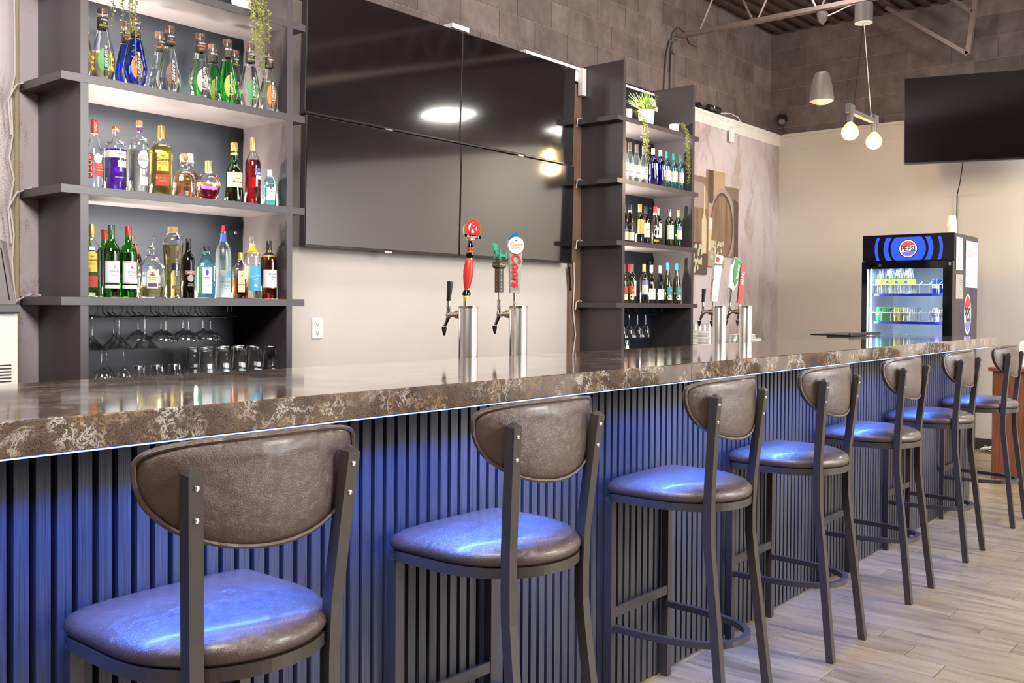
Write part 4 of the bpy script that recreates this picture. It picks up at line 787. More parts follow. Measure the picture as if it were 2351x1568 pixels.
def black_handle(label, p):
    t = handle_thing(label, p); part('grip', B().lathe([(.0075, 0), (.009, .004), (.010, .03), (.0125, .072), (.012, .078)], 14).xf(lambda x, y, z: (x+z*.08, y, z)), 'black_plastic', t, True); part('ferrule', B().lathe([(.0078, -.014), (.0078, .001)], 12), 'faucet_chrome', t, True)
T = lambda i, k: tws[i][0]+tws[i][k]
black_handle('plain black tap handle on the first beer tower', T(0, 1)+Vector((0, 0, .012))); black_handle('plain black tap handle on the third beer tower', T(2, 1)+Vector((0, 0, .012)))
# red turned handle with oval badge
sh_ = lambda k: (lambda x, y, z: (x+z*k, y, z))
t = handle_thing('turned red and black tap handle with a round red badge', T(0, 2)+Vector((0, 0, .0)))
part('ferrule', B().lathe([(.009, -.002), (.009, .012)], 12), 'faucet_chrome', t, True)
part('collar', B().lathe([(.010, .012), (.012, .03), (.010, .036)], 8).xf(sh_(.08)), 'gold', t, True)
part('foot', B().lathe([(.010, .034), (.018, .038), (.017, .046), (.011, .056), (.010, .062)], 16).xf(sh_(.08)), 'black_gloss', t, True)
part('grip', B().lathe([(.010, .062), (.014, .075), (.019, .105), (.0205, .135), (.017, .165), (.013, .178)], 18).xf(sh_(.08)), 'tap_red', t, True)
part('collar', B().lathe([(.013, .058), (.013, .063)], 16).lathe([(.0135, .178), (.0135, .184)], 16).lathe([(.012, .203), (.016, .206), (.010, .212), (.013, .218), (.012, .224)], 16).xf(sh_(.08)), 'gold', t, True)
part('neck', B().lathe([(.011, .184), (.018, .196), (.017, .204)], 16).lathe([(.016, .224), (.010, .238), (.010, .262)], 16).xf(sh_(.08)), 'black_gloss', t, True)
part('ring', B().lathe([(.0175, .219), (.0175, .227)], 16).xf(sh_(.08)), 'tap_red', t, True)
def disc(rx, rz, cz, y0, y1, cx=0, n_=28): return B().prism([(cx+rx*cos(2*PI*i/n_), cz+rz*sin(2*PI*i/n_)) for i in range(n_)], y0, y1)
cz = .296; cx = .024
part('badge', disc(.034, .046, cz, -.014, .014, cx), 'gold', t); bd = t.children[-1]
part('badge_face', disc(.030, .042, cz, -.0155, -.013, cx), 'tap_red', bd); part('badge_plate', disc(.018, .021, cz+.008, -.0165, -.015, cx), 'white', bd)
part('banner', B().prism([(cx-.034, cz-.018), (cx+.034, cz-.024), (cx+.032, cz-.036), (cx-.032, cz-.030)], -.018, -.014), 'black_gloss', bd)
text('R', 'tap_red', bd, h=.040, f=lambda x, z: (cx+x, -.0175, cz+.008+z), shear=.3, bold=.04); text("Rickard's", 'white', bd, w=.050, f=lambda x, z: (cx+x, -.0187, cz-.027+z-x*.08), shear=.3, bold=.01); text('RED', 'white', bd, w=.016, f=lambda x, z: (cx+x, -.0162, cz-.037+z), bold=.02)
# square post with green chair
t = handle_thing('dark square tap handle topped by a little green deck chair', T(1, 1)+Vector((0, 0, .0)))
part('ferrule', B().lathe([(.006, 0), (.007, .016), (.0045, .018), (.0045, .045)], 12), 'faucet_chrome', t, True)
RT = lambda b, a: b.xf(lambda x, y, z: (x*cos(a)-y*sin(a), x*sin(a)+y*cos(a), z))
ra = .55
part('post', RT(B().box((-.0115, -.0115, .045), (.0115, .0115, .133)), ra), 'muskoka_grey', t)
part('crown', RT(B().lathe([(.0165, .133), (.025, .139), (.025, .158), (.012, .160), (.012, .168)], 4, rot=PI/4), ra), 'muskoka_grey', t); po = t.children[-1]
fr_ = lambda z0: (lambda x, z: tuple(RT(B().add([(x, -.0122, z0+z)], []), ra).v[0])); sd_ = lambda z0: (lambda x, z: tuple(RT(B().add([(-.0122, -x, z0+z)], []), ra).v[0]))
for i, chh in enumerate('MUSKOKA'):
    text(chh, 'label_yellow', t.children[1], h=.0072, f=fr_(.127-.0124*i), bold=.02); text(chh, 'label_orange', t.children[1], h=.0065, f=sd_(.127-.0124*i))
text('Detour', 'label_yellow', po, w=.028, f=lambda x, z: tuple(RT(B().add([(x, -.0185, .149+z)], []), ra).v[0]), shear=.3, bold=.02)
text('Detour', 'label_orange', po, w=.026, f=lambda x, z: tuple(RT(B().add([(-.0185, -x, .149+z)], []), ra).v[0]), shear=.3, bold=.01)
ch = part('deck_chair', RT(B().box((-.013, -.016, .182), (.015, .008, .186)).add([(-.012, .006, .184), (.012, .006, .184), (.0145, .018, .222), (.008, .020, .229), (-.008, .020, .229), (-.0145, .018, .222), (-.012, .010, .182), (.012, .010, .182), (.0145, .022, .222), (.008, .024, .229), (-.008, .024, .229), (-.0145, .022, .222)],
     [(0, 1, 2, 3, 4, 5), (11, 10, 9, 8, 7, 6), (0, 6, 7, 1), (1, 7, 8, 2), (2, 8, 9, 3), (3, 9, 10, 4), (4, 10, 11, 5), (5, 11, 6, 0)])
     .box((-.024, -.022, .198), (-.014, .012, .201)).box((.014, -.022, .198), (.024, .012, .201)).box((-.020, -.020, .168), (-.015, -.014, .198)).box((.015, -.020, .168), (.020, -.014, .198)).box((-.016, -.020, .178), (.016, -.017, .186)).tube([(-.017, -.012, .184), (-.017, .016, .168)], .004, .004).tube([(.017, -.012, .184), (.017, .016, .168)], .004, .004), ra+.1), 'chair_green', t)
t.scale = (1.12, 1.12, 1.12)
# silver paddle with blue peaks
t = handle_thing('tall silver tap handle with red script, round badge and blue mountain top', T(1, 2)+Vector((0, 0, .0)))
part('ferrule', B().lathe([(.006, 0), (.0075, .018), (.006, .040)], 12), 'faucet_chrome', t, True)
part('paddle', B().add([(-.017, -.010, .040), (.017, -.010, .040), (.017, .010, .040), (-.017, .010, .040), (-.022, -.012, .20), (.025, -.012, .20), (.025, .012, .20), (-.022, .012, .20)], [(3, 2, 1, 0), (4, 5, 6, 7), (0, 1, 5, 4), (1, 2, 6, 5), (2, 3, 7, 6), (3, 0, 4, 7)]), 'tap_stone', t); pd = t.children[-1]
part('mountain', B().prism([(-.024, .195), (.026, .195), (.026, .222), (.012, .246), (.004, .252), (-.002, .246), (-.006, .246), (-.024, .226)], -.009, .009), 'peak_blue', t)
part('badge', disc(.029, .030, .207, -.018, -.012, 0).lathe([(.0001, -.012), (.001, .012)], 3, (0, 0, .2), 'y'), 'off_white', t); bd = t.children[-1]
text('Coors', 'label_orange', bd, w=.044, f=lambda x, z: (x, -.0185, .211+z), shear=.25, bold=.02); text('LIGHT', 'grey_text', bd, w=.032, f=lambda x, z: (x, -.0185, .199+z)); part('peak', B().prism([(-.005, .222), (.005, .222), (0, .227)], -.0187, -.0178), 'label_blue', bd)
text('Coors', 'red', pd, w=.118, f=lambda x, z: (x*1.0+.001, -.0135-.002, .118+z), rot=-PI/2, shear=.25, bold=.03); text('LIGHT', 'grey_text', pd, w=.028, f=lambda x, z: (x, -.0125, .054+z))
t.scale = (1.2, 1.2, 1.2)
# third tower: white paddle
t = handle_thing('tall white tap handle with a red hexagon and black script', T(2, 2)); part('ferrule', B().lathe([(.006, 0), (.0075, .02), (.006, .03)], 12), 'faucet_chrome', t, True)
q = lambda x, y, z: (x+z*.10, y, z)
part('paddle', B().add([(-.018, -.012, .020), (.020, -.012, .020), (.020, .012, .020), (-.018, .012, .020), (-.022, -.014, .285), (.026, -.014, .275), (.026, .014, .275), (-.022, .014, .285)], [(3, 2, 1, 0), (4, 5, 6, 7), (0, 1, 5, 4), (1, 2, 6, 5), (2, 3, 7, 6), (3, 0, 4, 7)]).xf(q), 'off_white', t); pd = t.children[-1]
part('emblem', B().prism([(.012*cos(PI/3*i+.5)-.006+.025, .255+.016*sin(PI/3*i+.5)) for i in range(6)], -.0165, -.0145), 'label_red', t)
text('Molson', 'label_black', pd, w=.050, f=lambda x, z: (x+.023, -.0155, .228+z), shear=.3, bold=.02)
part('side_band', B().tube([(-.020, -.008, .05), (-.018, -.008, .10), (-.013, -.010, .13), (-.006, -.013, .145)], .0022, n=6), 'label_red', t)
# fourth: green glass shaped and slim red
t = handle_thing('green and silver tap handle with a slanted top between the white and red ones', T(3, 1)); part('shaft', B().lathe([(.006, 0), (.008, .03), (.011, .08), (.013, .10)], 14).xf(q), 'faucet_chrome', t, True)
part('blade', B().prism([(-.012, .085), (.006, .070), (.024, .10), (.034, .213), (-.002, .238), (-.008, .20)], -.012, .012).xf(q), 'faucet_chrome', t)
part('green_face', B().prism([(.012, .085), (.025, .12), (.033, .212), (.0, .235), (-.004, .18), (.001, .12)], -.0150, -.011).xf(q), 'tap_green', t); gf = t.children[-1]
text('Heineken', 'white', gf, w=.075, f=lambda x, z: (x+.036, -.0158, .165+z), rot=PI/2-.12, bold=.01)
t.scale = (1.18, 1.18, 1.18)
t = handle_thing('slim bright red tap handle on the farthest beer tower', T(3, 2)); part('ferrule', B().lathe([(.006, 0), (.0075, .016)], 12), 'faucet_chrome', t, True)
part('grip', B().box((-.013, -.008, .016), (.013, .008, .230), .002).xf(q), 'tap_red', t); gr = t.children[-1]; part('end_cap', B().box((-.0155, -.010, .012), (.0155, .010, .018)).xf(q), 'tap_red', t); part('end_cap', B().box((-.0155, -.010, .226), (.0155, .010, .232)).xf(q), 'tap_red', t)
text('MADRÍ', 'white', gr, w=.070, f=lambda x, z: (x+.014, -.0095, .150+z), rot=PI/2-.1, bold=.02)

t.scale = (1.06, 1.06, 1.06)
# ------------------------------------------------------------------ fridge
FX, FY0, FY1, FH = 8.40, 2.25, 2.995, 1.945
fg = thing('display_fridge', 'black glass-door drinks fridge with a lit blue sign and white lit shelves', 'fridge', (FX, FY0, 0))
D = .74; w = FY1-FY0
side_ = part('cabinet', B().box((.03, 0, .02), (D, .03, FH)).box((.03, w-.03, .02), (D, w, FH)).box((.03, .03, FH-.03), (D, w-.03, FH)).box((D-.03, .03, .02), (D, w-.03, FH-.03)).box((.03, .03, .02), (D-.03, w-.03, .3)).box((.03, .03, FH-.26), (D-.03, w-.03, FH-.03)), 'fridge_wrap', fg)
part('liner', B().box((.08, .031, .301), (D-.031, .036, FH-.261)).box((.08, w-.036, .301), (D-.031, w-.031, FH-.261)).box((D-.036, .036, .301), (D-.031, w-.036, FH-.261)).box((.08, .036, .301), (D-.036, w-.036, .305)), 'fridge_inner', fg)
part('sign_box', B().box((0, -.004, 1.722), (.03, w+.004, FH+.002), .002), 'sign_navy', fg); sg = fg.children[-1]
yz = lambda y0, z0, d=-.0012: (lambda x, z: (d, y0-x, z0+z))   # facing -X: right in the picture is -Y
def yprism(poly, x0, x1): return B().add(*(lambda b: (b.v, b.f))(B().prism(poly, x0, x1, lambda a, y, z: (y, a, z))))
cy, cz = w*.49, 1.825
def arc(r0, r1, a0, a1, n_=20):
    o = [(r1*cos(a0+(a1-a0)*i/n_), r1*sin(a0+(a1-a0)*i/n_)) for i in range(n_+1)]; i_ = [(r0*cos(a1-(a1-a0)*i/n_), r0*sin(a1-(a1-a0)*i/n_)) for i in range(n_+1)]; return o+i_
def clipz(pts, h=.098): return [(x, max(-h, min(h, z))) for x, z in pts]
for r0, r1 in ((.078, .145), (.165, .205), (.255, .280)):
    for s_ in (0, PI):
        b = B(); n_ = 26; mx = math.asin(min(1, .098/r0)) if r0 > .098 else PI/2
        for i in range(n_):
            a0 = s_-mx+2*mx*i/n_; a1 = s_-mx+2*mx*(i+1)/n_; Q = clipz([(r0*cos(a0), r0*sin(a0)), (r1*cos(a0), r1*sin(a0)), (r1*cos(a1), r1*sin(a1)), (r0*cos(a1), r0*sin(a1))])
            b.add([(-.0008-.0002, cy+x, cz+z) for x, z in Q], [(0, 1, 2, 3)])
        part('light_ring', b, 'sign_blue', sg)
def globe(parent, f3, r, sxw=1.0, em=True, pre=0):
    """round emblem: white disc, red crest, blue bowl, dark word"""
    mr, mb, mw = ('sign_red', 'sign_royal', 'sign_white') if em else ('red', 'label_periwinkle', 'white'); n_ = 36
    b = B(); b.add([f3(r*sxw*cos(2*PI*i/n_), r*sin(2*PI*i/n_), 1) for i in range(n_)], [tuple(range(n_))]); part('emblem_disc', b, mw, parent)
    R = r*.90; up = []; lo = []
    for s_, L_ in ((1, up), (-1, lo)):
        xs = [R*cos(PI*i/18) for i in range(19)]; h = .30*r
        for x in xs: L_.append((x*sxw, s_*math.sqrt(max(0, R*R-x*x))))
        for x in reversed(xs):
            zz = s_*h+.10*r*sin(x/R*2.2)*1.0; m_ = math.sqrt(max(0, R*R-x*x)); L_.append((x*sxw, s_*min(m_, max(0, s_*zz))))
    for L_, m_ in ((up, mr), (lo, mb)):
        b = B(); n2 = 19
        for i in range(n2-1): b.add([f3(*L_[i], 2), f3(*L_[i+1], 2), f3(*L_[2*n2-2-i], 2), f3(*L_[2*n2-1-i], 2)], [(0, 1, 2, 3)])
        part('emblem_wave', b, m_, parent)
    text('PEPSI', 'label_black', parent, w=r*1.62*sxw, f=lambda x, z: f3(x, z*(1.0 if sxw == 1 else 2.0), 3), bold=.03)
globe(sg, lambda x, z, k: (-.0012-.0008*k, cy-x, cz+z), .072)
dr = part('door_frame', B().box((-.028, .0, .12), (.028, .075, 1.715)).box((-.028, w-.045, .12), (.028, w, 1.715)).box((-.028, .075, 1.655), (.028, w-.045, 1.715)).box((-.028, .075, .12), (.028, w-.045, .2)), 'black_gloss', fg)
part('door_glass', B().box((-.004, .075, .2), (.004, w-.045, 1.655)), 'window_glass', dr); part('hinge', B().box((-.032, .012, 1.675), (-.028, .03, 1.70)), 'silver', dr); part('logo_plate', disc(.03, .010, 0, 0, .002).xf(lambda x, y, z: (-.029, w-.09-x, 1.685+z)), 'bezel', dr)
part('lock', B().lathe([(.012, 0), (.012, .004)], 14, (-.033, w-.155, 1.685), 'x'), 'silver', dr)
part('grille', B().box((.0, .0, .02), (.03, w, .115)), 'black_plastic', fg)
for yy in (w-.06, .045): part('light_strip', B().box((.035, yy-.005, .32), (.045, yy+.005, 1.66)), 'led_cool', fg)
area('fridge_lamp', (FX+.12, FY0+w/2, 1.655), .5, 2, (.80, .93, 1), (FX+.4, FY0+w/2, 0), sy=.2)
area('fridge_lamp', (FX+.06, FY1-.09, 1.1), .04, 1.0, (.80, .93, 1), (FX+.4, FY0+w/2, 1.1), sy=1.1)
area('fridge_lamp', (FX+.06, FY0+.09, 1.1), .04, 1.0, (.80, .93, 1), (FX+.4, FY0+w/2, 1.1), sy=1.1)
SH = (1.445, 1.205, .965)
for zs in SH:
    sf = part('shelf', B().box((.075, .045, zs-.022), (.082, w-.045, zs)), 'shelf_blue', fg)
    for i in range(26): part('rod', B().tube([(.082, .055+i*(w-.11)/25, zs-.004), (D-.05, .055+i*(w-.11)/25, zs-.004)], .0022, n=4), 'white', sf) if i % 3 == 0 else None
    rl = part('rail', B().tube([(.078, .05, zs+.075), (.078, w-.05, zs+.075)], .0025, n=6), 'white', fg)
    for i in range(9): part('divider', B().tube([(.078, .055+i*(w-.11)/8, zs-.001), (.078, .055+i*(w-.11)/8, zs+.075), (.16, .055+i*(w-.11)/8, zs+.10)], .0022, n=5), 'white', rl)
# wrap print, papers
b = B(); fs = lambda x, z, k=1: (x, -.0006*k, z)
for i in range(44):
    a = 2*PI*i/44
    for r0, r1 in ((.20, .25), (.26, .31), (.33, .375)):
        a1 = a+.035; s_ = .62
        Q = [(r0*s_*cos(a), r0*sin(a)*1.35), (r1*s_*cos(a+.06), r1*sin(a+.06)*1.35), (r1*s_*cos(a1+.085), r1*sin(a1+.085)*1.35), (r0*s_*cos(a1+.02), r0*sin(a1+.02)*1.35)]
        Q = [(.43+x, 1.26+z) for x, z in Q]
        if all(.04 < x < D-.01 for x, z in Q): b.add([fs(x, z) for x, z in Q], [(0, 1, 2, 3)])
part('wave_print', b, 'wrap_blue', side_)
globe(side_, lambda x, z, k: (.435+x, -.001-.0006*k, 1.27+z), .175, .62, False)
def sheet(x0, x1, z0, z1, m_='paper', lines=()):
    o = part('paper_notice', B().box((x0, -.0048, z0), (x1, -.0036, z1)), m_, side_, label=None)
    for i, (a, c, zz, mm, hh) in enumerate(lines): part('print_line', B().add([(a, -.0052, zz), (c, -.0052, zz), (c, -.0052, zz+hh), (a, -.0052, zz+hh)], [(0, 1, 2, 3)]), mm, o)
rl = lambda x0, x1, z0, z1, n_, m_='grey_text', sd=1: [(x0+.012, x1-.012-random.Random(sd*31+i).uniform(0, (x1-x0)*.5), z0+(z1-z0)*(i+.7)/(n_+1), m_, .0022) for i in range(n_)]
sheet(.055, .245, 1.64, 1.915, lines=rl(.055, .245, 1.70, 1.89, 11)); sheet(.055, .27, 1.40, 1.605, 'label_grey', rl(.15, .27, 1.45, 1.6, 7, 'black_text', 2)); sheet(.345, .72, 1.50, 1.90, lines=rl(.40, .70, 1.76, 1.84, 4, 'label_red', 3)+rl(.36, .6, 1.51, 1.55, 2, 'label_blue', 4))
# contents
def can(label, x, y, z, m_, group, small=False, word=None):
    t = thing('drink_can', label, 'can', (FX+x, FY0+y, z), (0, 0, -PI/2), group)
    part('body', B().lathe([(.022, 0), (.027, .006), (.0275, .010), (.0275, .112), (.024, .118)], 14), m_, t, True); part('lid', B().lathe([(.0245, .118), (.0245, .121), (.021, .1195)], 14), 'silver', t, True)
    if word:
        part('band', B().lathe([(.0279, .045), (.0279, .075)], 14, cap=False), word[1], t, True)
        text(word[0], word[2], t, w=.036, f=lambda a, zz: (.0284*sin(a/.028), -.0284*cos(a/.028), .06+zz), bold=.02)
def soda(label, x, y, z, group):
    t = thing('soda_bottle', label, 'bottle', (FX+x, FY0+y, z), (0, 0, -PI/2), group)
    part('bottle_wall', B().lathe([(.026, 0), (.031, .01), (.030, .08), (.031, .13), (.026, .165), (.013, .195), (.012, .205)], 16), 'clear_glass', t, True); part('label', B().lathe([(.0315, .075), (.0315, .125)], 16, cap=False), 'label_lime', t, True); part('cap', B().lathe([(.014, .205), (.014, .218)], 12), 'label_blue', t, True)
    part('emblem', B().add([(.013*cos(2*PI*i/12), -.0335, .10+.010*sin(2*PI*i/12)) for i in range(12)], [tuple(range(12))]), 'label_blue', t)
o5 = ['first', 'second', 'third', 'fourth']
for i, y in enumerate((.648, .569, .490, .411)):
    for r in range(3): soda('lime labelled clear water bottle on the upper fridge shelf, %s column, %s row' % (o5[i], ['front', 'middle', 'back'][r]), .125+.075*r, y-.0*r, SH[0]+.0, 'water bottles in the fridge')
for i, y in enumerate((.174, .095)):
    for r in range(3): can('dark blue cola can on the upper fridge shelf, %s column, %s row' % (['left', 'right'][i], ['front', 'middle', 'back'][r]), .12+.065*r, y, SH[0], 'can_blue', 'blue cola cans', word=('PEPSI', 'white', 'label_blue') if r == 0 else None)
for i, y in enumerate((.648,)):
    for r in range(6): can('green ginger ale can on the middle fridge shelf, row %s from the front' % ['one', 'two', 'three', 'four', 'five', 'six'][r], .12+.062*r, y-.002*r, SH[1], 'can_green', 'green cans', word=('Ginger', 'can_green', 'white') if r == 0 else None)
for i, (y, m_) in enumerate(((.490, 'can_yellow'), (.411, 'can_silver'))):
    for r in range(6): can('%s iced tea can on the middle fridge shelf, row %s from the front' % (['yellow', 'grey'][i], ['one', 'two', 'three', 'four', 'five', 'six'][r]), .12+.062*r, y, SH[1], m_, 'iced tea cans', word=('Brisk', 'label_yellow', 'label_blue') if r == 0 else None)
for i, y in enumerate((.174, .095)):
    for r in range(5): can('silver diet cola can on the middle fridge shelf, %s column, row %s' % (['left', 'right'][i], ['one', 'two', 'three', 'four', 'five'][r]), .12+.062*r, y, SH[1], 'can_silver', 'silver cola cans', word=('PEPSI', 'label_blue', 'white') if r == 0 else None)
for i, y in enumerate((.569, .490)):
    for r in range(5): can('green soda can on the lower fridge shelf, %s column, row %s' % (['left', 'right'][i], ['one', 'two', 'three', 'four', 'five'][r]), .14+.062*r, y, SH[2], 'can_green', 'green soda cans')
# paper cups on the fridge
t = thing('cup_stack', 'stack of white paper cups standing on top of the fridge', 'cups', (8.88, 2.40, FH+.002)); 
for k in range(7): part('cup', B().lathe([(.046, .014*k), (.0465, .014*k+.004), (.0455, .014*k+.005), (.034, .014*k+.10)], 20), 'off_white', t, True)
# ------------------------------------------------------------------ podium, wall devices, outlet
t = thing('podium', 'reddish wooden podium at the right edge with an overhanging top', 'podium', (8.35, 1.6, 0), (0, 0, 0))
part('body', B().box((-.25, -.28, 0), (.25, .275, .835), .002), 'podium_wood', t); part('top', B().box((-.28, -.31, .836), (.28, .30, .866), .003), 'podium_wood', t)
t = thing('menu_card', 'white card holder standing on the reddish podium', 'card holder', (8.33, 1.66, .867)); part('card', B().add([(-.05, -.10, 0), (-.05, .10, 0), (.0, .07, .20), (.0, -.10, .20), (.05, -.10, 0), (.05, .10, 0)], [(0, 1, 2, 3), (5, 4, 3, 2), (0, 3, 4), (1, 5, 2), (0, 4, 5, 1)]), 'white', t)
cb_ = thing('cable_bundle', 'tangle of pale and black cables on the floor by the far wall', 'cables', (9.55, 2.05, 0)); rnd = random.Random(9)
for k in range(7):
    pts = [(rnd.uniform(-.12, .12), -.25+.06*i+rnd.uniform(-.03, .03), .012+rnd.uniform(0, .05)) for i in range(9)]; part('cable', B().tube(pts, .006, n=5), ['wire_white', 'black_plastic', 'wire_yellow'][k % 3], cb_, True)
t = thing('security_camera', 'black security camera on the block wall above the mural', 'camera', (8.12, YB-.015, 3.215)); part('mount', B().lathe([(.045, -.03), (.045, 0)], 20, axis='y'), 'black_plastic', t, True); part('arm', B().tube([(0, -.02, 0), (.05, -.07, .0)], .012, n=8), 'black_plastic', t)
part('housing', B().lathe([(.030, -.06), (.034, -.05), (.034, .06), (.030, .07)], 16, (0, 0, 0), 'x').xf(lambda x, y, z: (.13+x, -.10+y-x*.4, z-.012-x*.15)), 'black_plastic', t, True); part('sticker', B().box((.10, -.128, -.005), (.14, -.126, .005)), 'white', t)
t = thing('wall_sensor', 'small round black sensor with a grey eye on the right block wall', 'sensor', (XR+.004, 4.345, 3.33)); part('base', B().lathe([(.055, -.03), (.055, 0)], 20, axis='x'), 'black_plastic', t, True); part('lens', B().lathe([(.028, -.07), (.030, -.03)], 18, (0, -.01, -.035), axis='x'), 'cap_grey', t, True)
part('cord', B().tube([(-.02, -.01, -.05), (-.02, -.02, -.10), (-.012, -.05, -.15)], .005, n=6), 'black_plastic', t)
t = thing('power_adapter', 'white adapter box with a looped cord hanging on the white trim', 'adapter', (8.555, YW-.04, 2.985)); part('body', B().box((-.035, -.02, -.06), (.035, .0, .06), .003), 'white_plastic', t)
part('cord', B().tube([(0, -.01, .06), (.0, -.02, .09), (.10, -.03, .10), (.16, -.03, .15), (.12, -.02, .20), (0, .0, .22), (-.10, .01, .21), (-.20, .03, .195)], .004, n=6), 'wire_white', t, True)
t = thing('wall_outlet', 'white double power outlet on the cream wall left of the first beer tower', 'outlet', (3.523, YW-.001, 1.181)); part('plate', B().box((-.037, -.007, -.06), (.037, 0, .06), .003), 'white', t)
for s_ in (-1, 1):
    so_ = part('socket', B().box((-.017, -.0085, s_*.026-.019), (.017, -.007, s_*.026+.019)), 'off_white', t)
    for dx in (-.007, .007): part('slot', B().box((dx-.0015, -.0092, s_*.026-.004), (dx+.0015, -.0085, s_*.026+.008)), 'black_text', so_)
    part('slot', disc(.003, .003, s_*.026-.010, -.0092, -.0085, 0, 8), 'black_text', so_)
# hanging wires
def cord(label, pts, r, m_): tag(part('cable', B().tube(pts, r, n=6), m_, None, True), label, 'cable')
cord('white twisted cable hanging down the wall left of the left shelf unit', [(1.835, YW-.035, 3.1), (1.83, YW-.04, 2.6), (1.835, YW-.035, 2.32), (1.815, YW-.04, 2.22), (1.825, YW-.035, 2.05), (1.81, YW-.035, 1.95), (1.83, YW-.035, 1.86), (1.812, YW-.035, 1.75), (1.83, YW-.035, 1.62), (1.822, YW-.035, 1.5), (1.833, YW-.035, 1.35), (1.835, YW-.035, .94)], .004, 'wire_white')
for k, zz in enumerate((Z4, Z4+SS, Z4+2*SS)):
    cord('white cable looping over the left end of the %s shelf of the left unit' % rows[k], [(1.815, YW-.045, zz-.20 if k else zz-.05), (1.80, YW-.05, zz-.05), (1.835, YW-.05, zz+.02), (1.90, YW-.05, zz+TK+.012), (1.938, YW-.05, zz+TK+.008)], .004, 'wire_white')
cord('yellowed cable running down the stone strip left of the right unit', [(5.99, YW-.03, 1.66), (6.0, YW-.03, 1.5), (5.985, YW-.03, 1.3), (6.02, YW-.03, 1.1), (5.99, YW-.03, .94)], .005, 'wire_white')
cord('short black cable below the lower right screen of the video wall', [(5.93, YW-.03, 1.62), (5.945, YW-.03, 1.5), (5.955, YW-.03, 1.44)], .008, 'black_plastic')
for k, zz in enumerate((Z4, Z4+SS, Z4+2*SS, Z4+3*SS)): cord('small white cable loop on the %s shelf end of the right unit' % (rows+['highest'])[k], [(5.99, YW-.05, zz-.02), (6.0, YW-.05, zz+TK+.005), (6.03, YW-.05, zz+TK+.016), (6.07, YW-.05, zz+TK+.012)], .004, 'wire_white')
# POS terminal on a white machine at the left edge
t = thing('cash_terminal', 'back of a brown cash terminal at the left edge of the photo', 'cash register', (1.35, 3.88, 1.278))
part('screen_back', B().add([(-.25, 0, .035), (.287, 0, .035), (.255, .01, .275), (.235, .012, .285), (-.25, .012, .285), (-.25, .10, .035), (.280, .10, .035), (.25, .09, .275), (.232, .09, .285), (-.25, .09, .285)], [(0, 1, 2, 3, 4), (9, 8, 7, 6, 5), (1, 6, 7, 2), (2, 7, 8, 3), (3, 8, 9, 4), (0, 5, 6, 1), (4, 9, 5, 0)]), 'pos_brown', t)
part('panel_line', B().tube([(.262, -.002, .05), (.235, .008, .25), (.10, .008, .255)], .0015, n=4), 'black_text', t); part('base', B().box((-.28, -.02, 0), (.294, .16, .034), .004), 'pos_base', t)
t = thing('white_machine', 'white appliance with black vent slots under the cash terminal', 'appliance', (1.35, 3.88, .932)); part('case', B().box((-.30, 0, 0), (.292, .36, .344), .004), 'off_white', t)
for k in range(11): part('vent_slot', B().box((.13, -.002, .015+.0125*k), (.268, .001, .0205+.0125*k), .001), 'black_text', t)
for k in range(11): part('vent_slot', B().box((-.05, -.002, .015+.0125*k), (.09, .001, .0205+.0125*k), .001), 'black_text', t)
cord('pale cable drooping beside the white appliance', [(1.66, 4.2, 1.05), (1.70, 4.15, .99), (1.78, 4.1, .945), (1.83, 4.05, .936)], .005, 'wire_yellow')
# black tray beyond the counter
t = thing('serving_tray', 'flat black tray on the far end of the service counter', 'tray', (6.75, 2.52, .901)); part('stand', B().box((-.16, -.08, 0), (.16, .08, .225)), 'off_white', t); part('tray', B().box((-.30, -.14, .226), (.30, .14, .236), .003).box((-.30, -.14, .236), (.30, -.13, .246)), 'black_plastic', t)

# ------------------------------------------------------------------ canvas picture in several panels
def panel(x0, x1, z0, z1, d): return B().box((x0, YW-.035-d, z0), (x1, YW-.012, z1), .002)
cv = thing('canvas_picture', 'stepped canvas picture of wine barrels, a bottle, a glass and grapes on the marble mural', 'picture', (8.2, YW, 2.1))
def cvp(b): return b.xf(lambda x, y, z: (x-8.2, y-YW, z-2.1))
spec = [(7.72, 8.115, 1.622, 2.535, 0), (8.12, 8.45, 1.70, 2.615, .004), (8.455, 8.745, 1.81, 2.49, 0)]
pans = [part('canvas', cvp(panel(x0, x1, z0, z1, d)), ['print_mid', 'print_tan', 'print_mid'][i], cv) for i, (x0, x1, z0, z1, d) in enumerate(spec)]
def clip_to(i, pts):
    x0, x1, z0, z1, d = spec[i]; return [(min(x1-.002, max(x0+.002, x)), min(z1-.002, max(z0+.002, z))) for x, z in pts], YW-.035-d
def draw(i, pts, m_, k):
    """print: flat shape on the face of canvas i, as triangles of a fan"""
    P_, y = clip_to(i, pts); b = B(); n_ = len(P_); cx_ = sum(p[0] for p in P_)/n_; cz_ = sum(p[1] for p in P_)/n_
    b.add([(cx_, y-.0004*k, cz_)]+[(x, y-.0004*k, z) for x, z in P_], [(0, 1+j, 1+(j+1) % n_) for j in range(n_)]); part('print_shape', cvp(b), m_, pans[i])
el = lambda cx_, cz_, rx, rz, n_=28: [(cx_+rx*cos(2*PI*i/n_), cz_+rz*sin(2*PI*i/n_)) for i in range(n_)]
draw(0, [(7.72, 2.24), (8.12, 2.24), (8.12, 2.36), (8.05, 2.47), (7.72, 2.50)], 'print_rim', 1); draw(0, [(7.72, 1.92), (8.12, 1.92), (8.12, 2.23), (7.72, 2.23)], 'barrel_wood', 1); draw(0, [(7.72, 1.62), (8.12, 1.62), (8.12, 1.92), (7.72, 1.92)], 'print_dark', 1)
draw(1, [(8.12, 2.3), (8.22, 2.3), (8.22, 2.615), (8.12, 2.615)], 'print_dark', 1)
